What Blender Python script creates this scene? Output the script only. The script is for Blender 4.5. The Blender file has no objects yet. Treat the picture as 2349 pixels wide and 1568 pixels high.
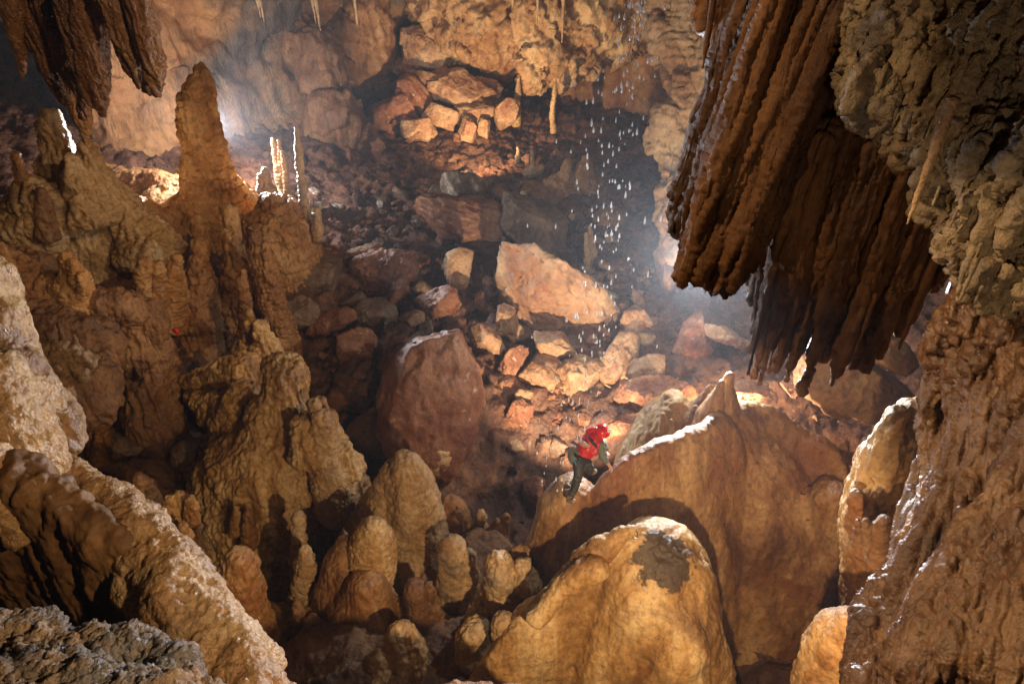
import bpy, bmesh, math, random
import numpy as np
from mathutils import Vector, Matrix, Euler
R = math.radians
random.seed(7)
S = bpy.context.scene
COL = S.collection

# ------------------------------------------------------------------ camera
PITCH = 33.0
FPX = 1435.0                       # focal length in reference pixels (2349 wide)
LENS = FPX / 2349.0 * 36.0
cam_d = bpy.data.cameras.new('camera'); cam = bpy.data.objects.new('camera', cam_d); COL.objects.link(cam)
cam.location = (0, 0, 0); cam.rotation_euler = (R(90 - PITCH), 0, 0)
cam_d.lens = LENS; cam_d.sensor_width = 36; cam_d.clip_start = 0.05; cam_d.clip_end = 400
S.camera = cam
cP, sP = math.cos(R(PITCH)), math.sin(R(PITCH))

# ------------------------------------------------------------------ world and exposure
S.view_settings.view_transform = 'Standard'; S.view_settings.look = 'None'
S.view_settings.exposure = -0.25; S.view_settings.gamma = 1.0
W = bpy.data.worlds.new('World'); S.world = W; W.use_nodes = True
W.node_tree.nodes['Background'].inputs[0].default_value = (0.55, 0.36, 0.2, 1)
W.node_tree.nodes['Background'].inputs[1].default_value = 0.004

def P(x, y, d):
    v = (784.0 - y) / FPX; u = (x - 1174.5) / FPX
    return Vector((u * d, d * (cP + v * sP), d * (v * cP - sP)))
def kf(y): return cP + (784.0 - y) / FPX * sP
def PY(x, y, Y): return P(x, y, Y / kf(y))

# ------------------------------------------------------------------ lamps (lamps of the cave, and added fill spots without a source there)
def lamp(name, loc, watts, col, size=0.25, spot=None, target=None, blend=0.4):
    l = bpy.data.lights.new(name, 'SPOT' if spot else 'POINT')
    l.energy = watts; l.color = col; l.shadow_soft_size = size
    o = bpy.data.objects.new(name, l); COL.objects.link(o); o.location = loc
    if spot:
        l.spot_size = R(spot); l.spot_blend = blend
        o.rotation_euler = (Vector(target) - Vector(loc)).to_track_quat('-Z', 'Y').to_euler()
    return o
COOL = (0.86, 0.92, 1.0); WARM = (1.0, 0.70, 0.40); NEUT = (1.0, 0.78, 0.54)
lamp('lamp_behind_tall_stalagmite', P(482, 292, 24.0), 2600, COOL, 0.1)
lamp('backlight_left', P(484, 290, 24.3), 15500, COOL, 0.1, spot=125, target=(-5.5, 6, -3), blend=0.5)
lamp('lamp_behind_curtain', P(1600, 590, 15.0), 1300, (0.93, 0.95, 1.0), 0.1)
lamp('backlight_right', P(1604, 592, 15.2), 7500, COOL, 0.1, spot=110, target=(2.6, 4, -2.6), blend=0.5)
lamp('lamp_behind_lobe', PY(1288, 1132, 10.9), 5600, NEUT, 0.05, spot=80, target=P(1330, 560, 26), blend=0.6)
lamp('lamp_behind_crest', P(1085, 398, 31.3), 5200, WARM, 0.05, spot=105, target=P(1120, 130, 37.5), blend=0.6)
lamp('lamp_behind_dome', PY(1700, 965, 13.2), 800, WARM, 0.1)
lamp('lamp_below_ledge', (1.5, 1.9, -5.2), 2050, WARM, 0.08, spot=114, target=P(1260, 1330, 11.5), blend=0.35)
lamp('lamp_high_right', (6.2, 9.5, 1.5), 1700, (0.95, 0.93, 0.95), 0.12, spot=80, target=P(2250, 1150, 5.3))
lamp('fill_on_right_wall', (-3.0, 5.0, 1.6), 3000, WARM, 0.08, spot=34, target=P(2220, 1230, 5.2), blend=0.5)  # added fill from out of view, brings out the drapery ribs
lamp('lamp_on_pitted_rock', (1.9, 1.3, -2.0), 130, NEUT, 0.1, spot=64, target=P(2330, 260, 4.8))
lamp('fill_on_left_slope', (1.8, 1.0, -1.0), 1050, WARM, 0.08, spot=52, target=P(260, 1230, 5.6), blend=0.6)  # dedicated fill, added to brighten the tan slope
lamp('fill_on_hanging_tips', (1.0, 4.0, 2.0), 1300, WARM, 0.08, spot=40, target=P(200, 90, 9.2), blend=0.5)  # added to brighten the hanging tips, no source there
lamp('fill_raking_curtains', (-3.0, 5.0, 1.6), 1200, WARM, 0.08, spot=44, target=P(1830, 380, 7.6), blend=0.5)  # added spot raking the dark curtains to show their folds
lamp('fill_on_left_mound', (3.0, 9.0, 1.5), 3400, WARM, 0.1, spot=50, target=P(300, 520, 20), blend=0.6)  # added fill for the left mound, set to the side for relief

# ------------------------------------------------------------------ noise (numpy)
_rs = np.random.RandomState(3)
_perm = _rs.permutation(512).astype(np.int64); _perm = np.concatenate([_perm, _perm, _perm])
_g = _rs.normal(size=(512, 3)); _g /= np.linalg.norm(_g, axis=1)[:, None]
def perlin(p):
    i = np.floor(p).astype(np.int64); f = p - i; i &= 511
    w = f * f * f * (f * (f * 6 - 15) + 10)
    out = 0
    for dx in (0, 1):
        wx = w[:, 0] if dx else 1 - w[:, 0]
        hx = _perm[(i[:, 0] + dx) & 511]
        for dy in (0, 1):
            wy = w[:, 1] if dy else 1 - w[:, 1]
            hy = _perm[(hx + i[:, 1] + dy) & 511]
            for dz in (0, 1):
                wz = w[:, 2] if dz else 1 - w[:, 2]
                g = _g[_perm[(hy + i[:, 2] + dz) & 511]]
                out = out + wx * wy * wz * (g[:, 0] * (f[:, 0] - dx) + g[:, 1] * (f[:, 1] - dy) + g[:, 2] * (f[:, 2] - dz))
    return out * 1.6
def fbm(p, o=4, ridge=False, lac=2.03, gain=0.5):
    a = 1.0; s = 0; q = p.copy()
    for k in range(o):
        n = perlin(q + 17.3 * k)
        s = s + a * ((1 - 2 * np.abs(n)) if ridge else n)
        a *= gain; q = q * lac
    return s
def worley(p):
    i = np.floor(p).astype(np.int64); best = np.full(len(p), 9.0)
    for dx in (-1, 0, 1):
        for dy in (-1, 0, 1):
            for dz in (-1, 0, 1):
                c = i + np.array([dx, dy, dz])
                h = _perm[(_perm[(_perm[c[:, 0] & 511] + c[:, 1]) & 511] + c[:, 2]) & 511]
                q = c + 0.5 + _g[h] * 0.42
                best = np.minimum(best, ((p - q) ** 2).sum(1))
    return np.sqrt(best)
def displace(co, no, specs):
    """specs: (kind, amplitude m, size m[, extra])"""
    d = np.zeros(len(co))
    for s in specs:
        kind, a, sz = s[:3]
        p = co / sz
        if kind == 'fbm': d += a * fbm(p, 4)
        elif kind == 'ridge': d += a * (fbm(p, 4, True) - 0.6)
        elif kind == 'flute':                      # vertical ribs
            q = p.copy(); q[:, 2] *= (s[3] if len(s) > 3 else 0.1)
            wob = perlin(co / (sz * 5)) * 0.7; q[:, 0] += wob; q[:, 1] -= wob
            d += a * (fbm(q, 3, True) - 0.5)
        elif kind == 'aflute':                     # ribs running along a given direction
            ax = np.array(s[3], float); ax /= np.linalg.norm(ax); t = co @ ax; q = (co - t[:, None] * ax * 0.95) / sz
            q += 0.5 * perlin(co / (sz * 6))[:, None]; d += a * (fbm(q, 3, True) - 0.5)
        elif kind == 'streak':                     # soft vertical streaks
            q = p.copy(); q[:, 2] *= 0.1
            d += a * fbm(q, 3)
        elif kind == 'ring':                       # rounded growth tiers
            q = co / sz; w = 0.8 * perlin(co / (sz * 3)); t = (q[:, 2] + w + 0.35 * perlin(co / (sz * 1.2)))
            t = t - np.floor(t); d += a * (np.sin(np.pi * t) ** 0.6 - 0.6)
        elif kind == 'pop':                        # cave popcorn
            w = worley(p); m = np.clip(perlin(co / (sz * 6)) * 1.6 + 0.55, 0, 1)
            d += a * m * np.sqrt(np.clip(1 - w * w * 1.6, 0, 1))
        elif kind == 'facet':
            w = worley(p + 0.3 * perlin(p * 2)[:, None]); d -= a * w
        elif kind == 'radial':                     # ribs running down from an axis
            cx, cy = s[3]
            ang = np.arctan2(co[:, 1] - cy, co[:, 0] - cx); rad = np.hypot(co[:, 0] - cx, co[:, 1] - cy)
            q = np.stack([ang * 2.2 / sz * 0.5 + 0.3 * perlin(co / 1.5), rad * 0.35, co[:, 2] * 0.35], 1)
            d += a * fbm(q, 4) * np.clip((rad - 0.25) / 0.9, 0, 1)
        elif kind == 'crag':                       # broken faces with sharp arrises
            q = p + 0.4 * np.stack([perlin(p * 1.7), perlin(p * 1.7 + 9), perlin(p * 1.7 + 21)], 1)
            i = np.floor(q).astype(np.int64); best = np.full(len(q), 9.0); val = np.zeros(len(q))
            for ax in (-1, 0, 1):
                for ay in (-1, 0, 1):
                    for az in (-1, 0, 1):
                        c = i + np.array([ax, ay, az]); h = _perm[(_perm[(_perm[c[:, 0] & 511] + c[:, 1]) & 511] + c[:, 2]) & 511]
                        e = q - (c + 0.5 + _g[h] * 0.42); r2 = (e ** 2).sum(1); v = (e * _g[(h + 77) & 511]).sum(1) + 0.35 * _g[(h + 5) & 511][:, 0]
                        m = r2 < best; best = np.where(m, r2, best); val = np.where(m, v, val)
            d += a * val
        elif kind == 'strata':
            q = p.copy(); q[:, 0] *= 0.12; q[:, 1] *= 0.12; q[:, 2] += 0.35 * q[:, 0]
            d += a * fbm(q, 3, True)
    return co + no * d[:, None]

# ------------------------------------------------------------------ mesh plumbing
def mesh_get(me):
    n = len(me.vertices); co = np.empty(n * 3); me.vertices.foreach_get('co', co)
    no = np.empty(n * 3); me.vertex_normals.foreach_get('vector', no)
    return co.reshape(-1, 3), no.reshape(-1, 3)
def mesh_set(me, co):
    me.vertices.foreach_set('co', co.astype(np.float32).ravel()); me.update()
def smooth_all(me):
    me.polygons.foreach_set('use_smooth', np.ones(len(me.polygons), dtype=bool)); me.update()
def remesh(me, vox, sm=2):
    o = bpy.data.objects.new('temp', me); COL.objects.link(o)
    m = o.modifiers.new('r', 'REMESH'); m.mode = 'VOXEL'; m.voxel_size = vox; m.adaptivity = 0
    if sm:
        k = o.modifiers.new('s', 'SMOOTH'); k.iterations = sm; k.factor = 0.5
    dg = bpy.context.evaluated_depsgraph_get()
    out = bpy.data.meshes.new_from_object(o.evaluated_get(dg))
    bpy.data.objects.remove(o); bpy.data.meshes.remove(me)
    return out
def link(name, me, mat, parent=None, origin=None):
    if origin is None:
        co, _ = mesh_get(me); lo, hi = co.min(0), co.max(0)
        origin = Vector(((lo[0] + hi[0]) / 2, (lo[1] + hi[1]) / 2, lo[2]))
    me.transform(Matrix.Translation(-Vector(origin)))
    me.name = name; me.materials.clear(); me.materials.append(mat)
    o = bpy.data.objects.new(name, me); COL.objects.link(o); o.location = origin
    if parent:
        wl = Vector((0, 0, 0)); q = parent
        while q: wl += q.location; q = q.parent
        o.parent = parent; o.location = Vector(origin) - wl
    return o
def tag(o, label=None, cat=None, group=None, kind=None):
    if label: o['label'] = label
    if cat: o['category'] = cat
    if group: o['group'] = group
    if kind: o['kind'] = kind
    return o
def empty(name, loc, label, cat, group=None):
    o = bpy.data.objects.new(name, None); COL.objects.link(o); o.location = loc; o.empty_display_size = 0.2
    return tag(o, label, cat, group)

def catmull(pts, n):
    pts = [np.array(p, float) for p in pts]
    if len(pts) == 2: return [pts[0] + (pts[1] - pts[0]) * t for t in np.linspace(0, 1, n + 1)]
    q = [2 * pts[0] - pts[1]] + pts + [2 * pts[-1] - pts[-2]]; out = []
    for i in range(1, len(q) - 2):
        a, b, c, d = q[i - 1], q[i], q[i + 1], q[i + 2]
        for k in range(n):
            t = k / n
            out.append(0.5 * (2 * b + (c - a) * t + (2 * a - 5 * b + 4 * c - d) * t * t + (3 * b - 3 * c + d - a) * t ** 3))
    out.append(pts[-1]); return out
def loft(bm, pts, seg=20, n=5, cap=0.6):
    """pts: (x,y,z,rx,ry) ; smooth tube with rounded ends"""
    P5 = catmull(pts, n)
    P5 = [p for p in P5]
    for p in P5: p[3] = max(p[3], 0.002); p[4] = max(p[4], 0.002)
    ts = []
    for i in range(len(P5)):
        a = P5[max(0, i - 1)][:3]; b = P5[min(len(P5) - 1, i + 1)][:3]
        t = b - a; ts.append(t / (np.linalg.norm(t) + 1e-9))
    def ring(p, t, f=1.0):
        ref = np.array([1.0, 0, 0]) if abs(t[0]) < 0.85 else np.array([0, 1.0, 0])
        u = ref - t * ref.dot(t); u /= np.linalg.norm(u); w = np.cross(t, u)
        return [bm.verts.new(p[:3] + u * math.cos(2 * math.pi * k / seg) * p[3] * f + w * math.sin(2 * math.pi * k / seg) * p[4] * f) for k in range(seg)]
    rings = []
    def shift(p, t, f): q = p.copy(); q[:3] = p[:3] + t * min(p[3], p[4]) * f * cap; return q
    for a in (80, 55, 28): rings.append(ring(shift(P5[0], ts[0], -math.sin(R(a))), ts[0], math.cos(R(a))))
    for p, t in zip(P5, ts): rings.append(ring(p, t))
    for a in (28, 55, 80): rings.append(ring(shift(P5[-1], ts[-1], math.sin(R(a))), ts[-1], math.cos(R(a))))
    for a, b in zip(rings[:-1], rings[1:]):
        for k in range(seg): bm.faces.new((a[k], a[(k + 1) % seg], b[(k + 1) % seg], b[k]))
    bm.faces.new(rings[0][::-1]); bm.faces.new(rings[-1])
def spine(px, d0, flat=1.0, dd=None):
    """px: (x,y,r[,dY]) in picture units, first point at axial depth d0, the rest in the same upright plane"""
    Y = d0 * kf(px[0][1]); out = []
    for i, q in enumerate(px):
        Yi = Y + (q[3] if len(q) > 3 else 0)
        v = PY(q[0], q[1], Yi); r = q[2] * (Yi / kf(q[1])) / FPX
        out.append((v.x, v.y, v.z, r, r * flat))
    return out
def spd(px, flat=1.0):
    """px: (x,y,r,d) with a depth for every point"""
    out = []
    for q in px:
        v = P(q[0], q[1], q[3]); r = q[2] * q[3] / FPX; out.append((v.x, v.y, v.z, r, r * flat))
    return out
def blob(bm, c, r, rot=(0, 0, 0), sub=3):
    m = Matrix.Translation(c) @ Euler([R(a) for a in rot]).to_matrix().to_4x4() @ Matrix.Diagonal((r[0], r[1], r[2], 1))
    bmesh.ops.create_icosphere(bm, subdivisions=sub, radius=1, matrix=m)
def pblob(bm, x, y, d, rpx, sc=(1, 1, 1), rot=(0, 0, 0)):
    r = rpx * d / FPX; blob(bm, P(x, y, d), (r * sc[0], r * sc[1], r * sc[2]), rot)
def form(name, prims, vox, disp, mat, label=None, cat=None, group=None, kind=None, parent=None, sm=2):
    bm = bmesh.new()
    for p in prims:
        if callable(p): p(bm)
        else: loft(bm, p)
    bmesh.ops.recalc_face_normals(bm, faces=bm.faces)
    me = bpy.data.meshes.new(name); bm.to_mesh(me); bm.free()
    me = remesh(me, vox, sm)
    for dsp in (disp if disp and isinstance(disp[0], list) else [disp]):
        if dsp:
            co, no = mesh_get(me); mesh_set(me, displace(co, no, dsp))
    smooth_all(me)
    o = link(name, me, mat, parent)
    return tag(o, label, cat, group, kind)
def thin(name, pts, disp, mat, label=None, cat=None, group=None, parent=None, seg=22, n=12, extra=()):
    bm = bmesh.new(); loft(bm, pts, seg, n)
    for e in extra: loft(bm, e, seg, n)
    bmesh.ops.recalc_face_normals(bm, faces=bm.faces)
    me = bpy.data.meshes.new(name); bm.to_mesh(me); bm.free()
    co, no = mesh_get(me); mesh_set(me, displace(co, no, disp)); smooth_all(me)
    return tag(link(name, me, mat, parent), label, cat, group)
def vx(d, k=1.7): return k * d / 626.0

def tent(ridge, prof, dd=0.0):
    """flowstone slopes falling from every point of a crest; prof: (picture units below the crest, radius)"""
    pts = catmull(ridge, 3)
    return [spine([(x, y + a, r) for a, r in prof], d + dd, 0.9) for x, y, d in pts]
# ------------------------------------------------------------------ materials
def ramp(nt, stops):
    r = nt.nodes.new('ShaderNodeValToRGB'); e = r.color_ramp.elements
    while len(e) < len(stops): e.new(0.5)
    for el, (p, c) in zip(e, stops): el.position = p; el.color = (*c, 1)
    return r
def rockmat(name, cols, scale=1.0, streak=1.0, rough=(0.35, 0.8), bump=0.6, bs=1.0, patch=None, pop=0.0, spec=0.5, dots=None, sss=0.0):
    """scale: size factor of the patterns; bs: metres of the finest grain; streak <1 stretches the pattern down the rock"""
    m = bpy.data.materials.new(name); m.use_nodes = True; nt = m.node_tree; N = nt.nodes; L = nt.links
    b = N['Principled BSDF']
    tc = N.new('ShaderNodeTexCoord'); oi = N.new('ShaderNodeObjectInfo')
    add = N.new('ShaderNodeVectorMath'); add.operation = 'MULTIPLY_ADD'
    cmb = N.new('ShaderNodeCombineXYZ')
    for k in range(3): L.new(oi.outputs['Random'], cmb.inputs[k])
    L.new(cmb.outputs[0], add.inputs[0]); add.inputs[1].default_value = (37, 61, 29); L.new(tc.outputs['Object'], add.inputs[2])
    mp = N.new('ShaderNodeMapping'); mp.inputs['Scale'].default_value = (1, 1, streak); L.new(add.outputs[0], mp.inputs[0])
    def noise(sc, det=8, ro=0.6, vec=mp, dist=0.0):
        n = N.new('ShaderNodeTexNoise'); n.inputs['Scale'].default_value = sc; n.inputs['Detail'].default_value = det
        n.inputs['Roughness'].default_value = ro; n.inputs['Distortion'].default_value = dist
        L.new(vec.outputs[0], n.inputs['Vector']); return n
    n1 = noise(1.3 / scale, 9, 0.62, dist=0.4)
    rp = ramp(nt, cols); L.new(n1.outputs[0], rp.inputs[0]); col = rp.outputs[0]
    if patch:
        n2 = noise(0.35 / scale, 6, 0.65, vec=add, dist=0.6)
        r2 = ramp(nt, [(patch[1], (0, 0, 0)), (min(patch[1] + 0.12, 1), (1, 1, 1))]); L.new(n2.outputs[0], r2.inputs[0])
        mx = N.new('ShaderNodeMix'); mx.data_type = 'RGBA'; L.new(r2.outputs[0], mx.inputs[0]); L.new(col, mx.inputs[6])
        mx.inputs[7].default_value = (*patch[0], 1); col = mx.outputs[2]
    # fine mottling of mineral grains
    n5 = noise(9.0 / scale, 6, 0.7, vec=add)
    r5 = ramp(nt, [(0.32, (0.45, 0.40, 0.36)), (0.5, (1, 1, 1)), (0.7, (1.25, 1.2, 1.12))]); L.new(n5.outputs[0], r5.inputs[0])
    mm = N.new('ShaderNodeMix'); mm.data_type = 'RGBA'; mm.blend_type = 'MULTIPLY'; mm.inputs[0].default_value = 0.8
    L.new(col, mm.inputs[6]); L.new(r5.outputs[0], mm.inputs[7]); col = mm.outputs[2]
    if dots:
        n6 = noise(dots[1], 3, 0.5, vec=add); r6 = ramp(nt, [(dots[2], (0, 0, 0)), (dots[2] + 0.06, (1, 1, 1))]); L.new(n6.outputs[0], r6.inputs[0])
        m6 = N.new('ShaderNodeMix'); m6.data_type = 'RGBA'; L.new(r6.outputs[0], m6.inputs[0]); L.new(col, m6.inputs[6]); m6.inputs[7].default_value = (*dots[0], 1); col = m6.outputs[2]
    L.new(col, b.inputs['Base Color'])
    n3 = noise(2.2 / scale, 5, 0.6, vec=add)
    mr = N.new('ShaderNodeMapRange'); mr.inputs[1].default_value = 0.35; mr.inputs[2].default_value = 0.65
    mr.inputs[3].default_value = rough[0]; mr.inputs[4].default_value = rough[1]; L.new(n3.outputs[0], mr.inputs[0]); L.new(mr.outputs[0], b.inputs['Roughness'])
    b.inputs['Specular IOR Level'].default_value = spec
    if sss:
        b.inputs['Subsurface Weight'].default_value = sss; b.inputs['Subsurface Radius'].default_value = (0.10, 0.045, 0.015); b.inputs['Subsurface Scale'].default_value = 1.0
    n4 = noise(1.0 / (bs * 4), 7, 0.68, vec=mp)
    b1 = N.new('ShaderNodeBump'); b1.inputs['Strength'].default_value = bump; b1.inputs['Distance'].default_value = bs * 2.4
    L.new(n4.outputs[0], b1.inputs['Height']); last = b1
    if pop:
        vo = N.new('ShaderNodeTexVoronoi'); vo.feature = 'SMOOTH_F1'; vo.inputs['Scale'].default_value = 1.0 / (bs * 2.2); L.new(add.outputs[0], vo.inputs['Vector'])
        b2 = N.new('ShaderNodeBump'); b2.invert = True; b2.inputs['Strength'].default_value = pop; b2.inputs['Distance'].default_value = bs * 1.5
        L.new(vo.outputs['Distance'], b2.inputs['Height']); L.new(b1.outputs[0], b2.inputs['Normal']); last = b2
    L.new(last.outputs[0], b.inputs['Normal'])
    return m
def plain(name, c, rough=0.5, metal=0.0, bump=0, emis=0, bscale=40, tr=0):
    m = bpy.data.materials.new(name); m.use_nodes = True; nt = m.node_tree; b = nt.nodes['Principled BSDF']
    n = nt.nodes.new('ShaderNodeTexNoise'); n.inputs['Scale'].default_value = bscale; n.inputs['Detail'].default_value = 5
    r = ramp(nt, [(0.3, tuple(x * 0.6 for x in c)), (0.6, c)]); nt.links.new(n.outputs[0], r.inputs[0]); nt.links.new(r.outputs[0], b.inputs['Base Color'])
    b.inputs['Roughness'].default_value = rough; b.inputs['Metallic'].default_value = metal; b.inputs['Transmission Weight'].default_value = tr
    if bump:
        k = nt.nodes.new('ShaderNodeBump'); k.inputs['Strength'].default_value = bump; k.inputs['Distance'].default_value = 0.01
        nt.links.new(n.outputs[0], k.inputs['Height']); nt.links.new(k.outputs[0], b.inputs['Normal'])
    if emis: b.inputs['Emission Color'].default_value = (*c, 1); b.inputs['Emission Strength'].default_value = emis
    return m
M = {}
M['dome'] = rockmat('honey_flowstone', [(0.34, (0.15, 0.06, 0.018)), (0.5, (0.36, 0.18, 0.06)), (0.64, (0.60, 0.38, 0.17))], 1.0, 0.12, (0.26, 0.6), 0.85, 0.013, patch=((0.27, 0.105, 0.035), 0.52), pop=0.3)
M['dome2'] = rockmat('golden_flowstone', [(0.34, (0.24, 0.11, 0.03)), (0.5, (0.48, 0.275, 0.095)), (0.64, (0.70, 0.49, 0.24))], 0.8, 0.12, (0.26, 0.6), 0.85, 0.012, patch=((0.24, 0.13, 0.055), 0.56), pop=0.25)
M['cream'] = rockmat('cream_calcite', [(0.3, (0.32, 0.17, 0.065)), (0.5, (0.52, 0.33, 0.15)), (0.7, (0.68, 0.50, 0.29))], 1.0, 0.35, (0.3, 0.65), 0.8, 0.02, patch=((0.20, 0.155, 0.115), 0.55), pop=0.35)
M['amber'] = rockmat('amber_stalagmite', [(0.3, (0.20, 0.085, 0.026)), (0.5, (0.42, 0.20, 0.065)), (0.7, (0.60, 0.37, 0.16))], 1.6, 0.4, (0.3, 0.7), 0.9, 0.045, patch=((0.2, 0.085, 0.03), 0.55), pop=0.5)
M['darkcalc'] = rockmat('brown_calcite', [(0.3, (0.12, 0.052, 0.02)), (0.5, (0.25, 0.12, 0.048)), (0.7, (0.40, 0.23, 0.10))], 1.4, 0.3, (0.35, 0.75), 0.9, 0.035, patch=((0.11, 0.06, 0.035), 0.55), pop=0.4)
M['curtain'] = rockmat('wet_brown_curtain', [(0.32, (0.045, 0.017, 0.007)), (0.5, (0.125, 0.052, 0.018)), (0.66, (0.28, 0.125, 0.045))], 0.8, 0.08, (0.35, 0.7), 0.9, 0.012, patch=((0.05, 0.02, 0.009), 0.55), pop=0.25, spec=0.35)
M['drape'] = rockmat('wet_red_brown_drapery', [(0.3, (0.075, 0.035, 0.018)), (0.5, (0.17, 0.085, 0.042)), (0.7, (0.32, 0.19, 0.095))], 0.8, 0.12, (0.24, 0.5), 0.6, 0.008, patch=((0.32, 0.17, 0.055), 0.54), pop=0.45, spec=0.55)
M['fgflow'] = rockmat('wet_tan_flowstone', [(0.3, (0.28, 0.14, 0.055)), (0.5, (0.50, 0.30, 0.13)), (0.7, (0.64, 0.45, 0.25))], 0.8, 0.3, (0.2, 0.5), 0.8, 0.010, patch=((0.24, 0.125, 0.055), 0.54), pop=0.6, spec=0.6)
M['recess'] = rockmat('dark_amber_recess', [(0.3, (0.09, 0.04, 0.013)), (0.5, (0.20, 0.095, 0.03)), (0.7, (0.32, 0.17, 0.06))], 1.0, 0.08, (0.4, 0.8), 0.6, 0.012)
M['grey'] = rockmat('grey_pitted_rock', [(0.3, (0.08, 0.055, 0.038)), (0.5, (0.27, 0.185, 0.10)), (0.7, (0.46, 0.34, 0.185))], 0.5, 0.35, (0.4, 0.85), 1.0, 0.010, patch=((0.15, 0.125, 0.11), 0.55), pop=0.6)
M['grey2'] = rockmat('blue_grey_rough_rock', [(0.3, (0.06, 0.045, 0.035)), (0.5, (0.19, 0.14, 0.10)), (0.7, (0.38, 0.25, 0.14))], 0.35, 1.0, (0.3, 0.8), 1.0, 0.008, patch=((0.15, 0.145, 0.15), 0.52), pop=1.0)
M['wall'] = rockmat('ochre_cave_wall', [(0.28, (0.15, 0.06, 0.022)), (0.44, (0.32, 0.145, 0.055)), (0.58, (0.46, 0.25, 0.10)), (0.74, (0.56, 0.38, 0.19))], 3.0, 0.3, (0.45, 0.85), 0.9, 0.10, patch=((0.12, 0.095, 0.075), 0.50))
M['floor'] = rockmat('red_brown_rubble_ground', [(0.3, (0.055, 0.022, 0.012)), (0.5, (0.14, 0.058, 0.028)), (0.7, (0.27, 0.13, 0.065))], 1.2, 1.0, (0.4, 0.85), 1.0, 0.06, patch=((0.10, 0.05, 0.03), 0.55), pop=0.4)
M['rock'] = rockmat('red_brown_boulder', [(0.28, (0.11, 0.036, 0.018)), (0.48, (0.26, 0.10, 0.045)), (0.68, (0.42, 0.22, 0.115))], 0.9, 1.0, (0.3, 0.8), 1.0, 0.045, patch=((0.17, 0.055, 0.024), 0.52), dots=((0.5, 0.33, 0.2), 5.0, 0.66))
M['rockt'] = rockmat('tan_boulder', [(0.28, (0.22, 0.10, 0.045)), (0.48, (0.40, 0.22, 0.11)), (0.68, (0.56, 0.38, 0.22))], 0.9, 1.0, (0.35, 0.8), 1.0, 0.045, patch=((0.26, 0.09, 0.035), 0.55))
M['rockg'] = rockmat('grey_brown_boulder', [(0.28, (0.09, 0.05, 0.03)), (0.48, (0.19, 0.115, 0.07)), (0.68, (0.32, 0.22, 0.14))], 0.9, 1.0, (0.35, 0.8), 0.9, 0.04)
M['veined'] = rockmat('pale_veined_boulder', [(0.35, (0.15, 0.10, 0.065)), (0.48, (0.32, 0.23, 0.16)), (0.56, (0.68, 0.60, 0.48))], 0.8, 1.0, (0.3, 0.7), 1.0, 0.04, patch=((0.22, 0.09, 0.04), 0.56))
M['bluff'] = rockmat('pale_orange_bluff', [(0.28, (0.28, 0.12, 0.04)), (0.46, (0.48, 0.26, 0.11)), (0.66, (0.68, 0.48, 0.26))], 2.2, 0.6, (0.4, 0.8), 0.9, 0.07, patch=((0.36, 0.14, 0.05), 0.55))
M['hung'] = rockmat('wet_orange_brown_stalactite', [(0.3, (0.12, 0.045, 0.016)), (0.5, (0.27, 0.115, 0.042)), (0.7, (0.44, 0.24, 0.10))], 0.7, 0.2, (0.15, 0.4), 0.9, 0.014, patch=((0.16, 0.07, 0.03), 0.55), pop=0.8, spec=0.7)
M['front'] = rockmat('golden_flowstone_dark_blotch', [(0.34, (0.24, 0.11, 0.03)), (0.5, (0.48, 0.275, 0.095)), (0.64, (0.70, 0.49, 0.24))], 0.8, 0.12, (0.26, 0.6), 0.85, 0.012, patch=((0.24, 0.13, 0.055), 0.56), pop=0.25)
def dark_blotch(m, centre, radius, col, soft=0.06):
    """a dark patch of colour with a ragged outline, fixed to one place on the rock"""
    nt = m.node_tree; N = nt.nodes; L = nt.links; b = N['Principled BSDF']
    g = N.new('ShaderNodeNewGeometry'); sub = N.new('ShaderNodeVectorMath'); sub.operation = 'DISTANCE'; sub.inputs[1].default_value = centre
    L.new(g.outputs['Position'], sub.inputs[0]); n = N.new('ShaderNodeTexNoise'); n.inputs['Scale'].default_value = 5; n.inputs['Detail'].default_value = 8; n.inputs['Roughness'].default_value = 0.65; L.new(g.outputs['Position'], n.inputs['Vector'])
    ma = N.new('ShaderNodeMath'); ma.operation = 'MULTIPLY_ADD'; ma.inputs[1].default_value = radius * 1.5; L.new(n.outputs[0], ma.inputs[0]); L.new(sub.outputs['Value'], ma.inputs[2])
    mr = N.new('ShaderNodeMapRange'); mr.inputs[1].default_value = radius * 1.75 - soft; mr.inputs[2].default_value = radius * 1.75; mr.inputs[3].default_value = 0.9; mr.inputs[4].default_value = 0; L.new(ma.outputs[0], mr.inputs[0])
    old = b.inputs['Base Color'].links[0].from_socket; mx = N.new('ShaderNodeMix'); mx.data_type = 'RGBA'; L.new(mr.outputs[0], mx.inputs[0]); L.new(old, mx.inputs[6]); mx.inputs[7].default_value = (*col, 1); L.new(mx.outputs[2], b.inputs['Base Color'])

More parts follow.
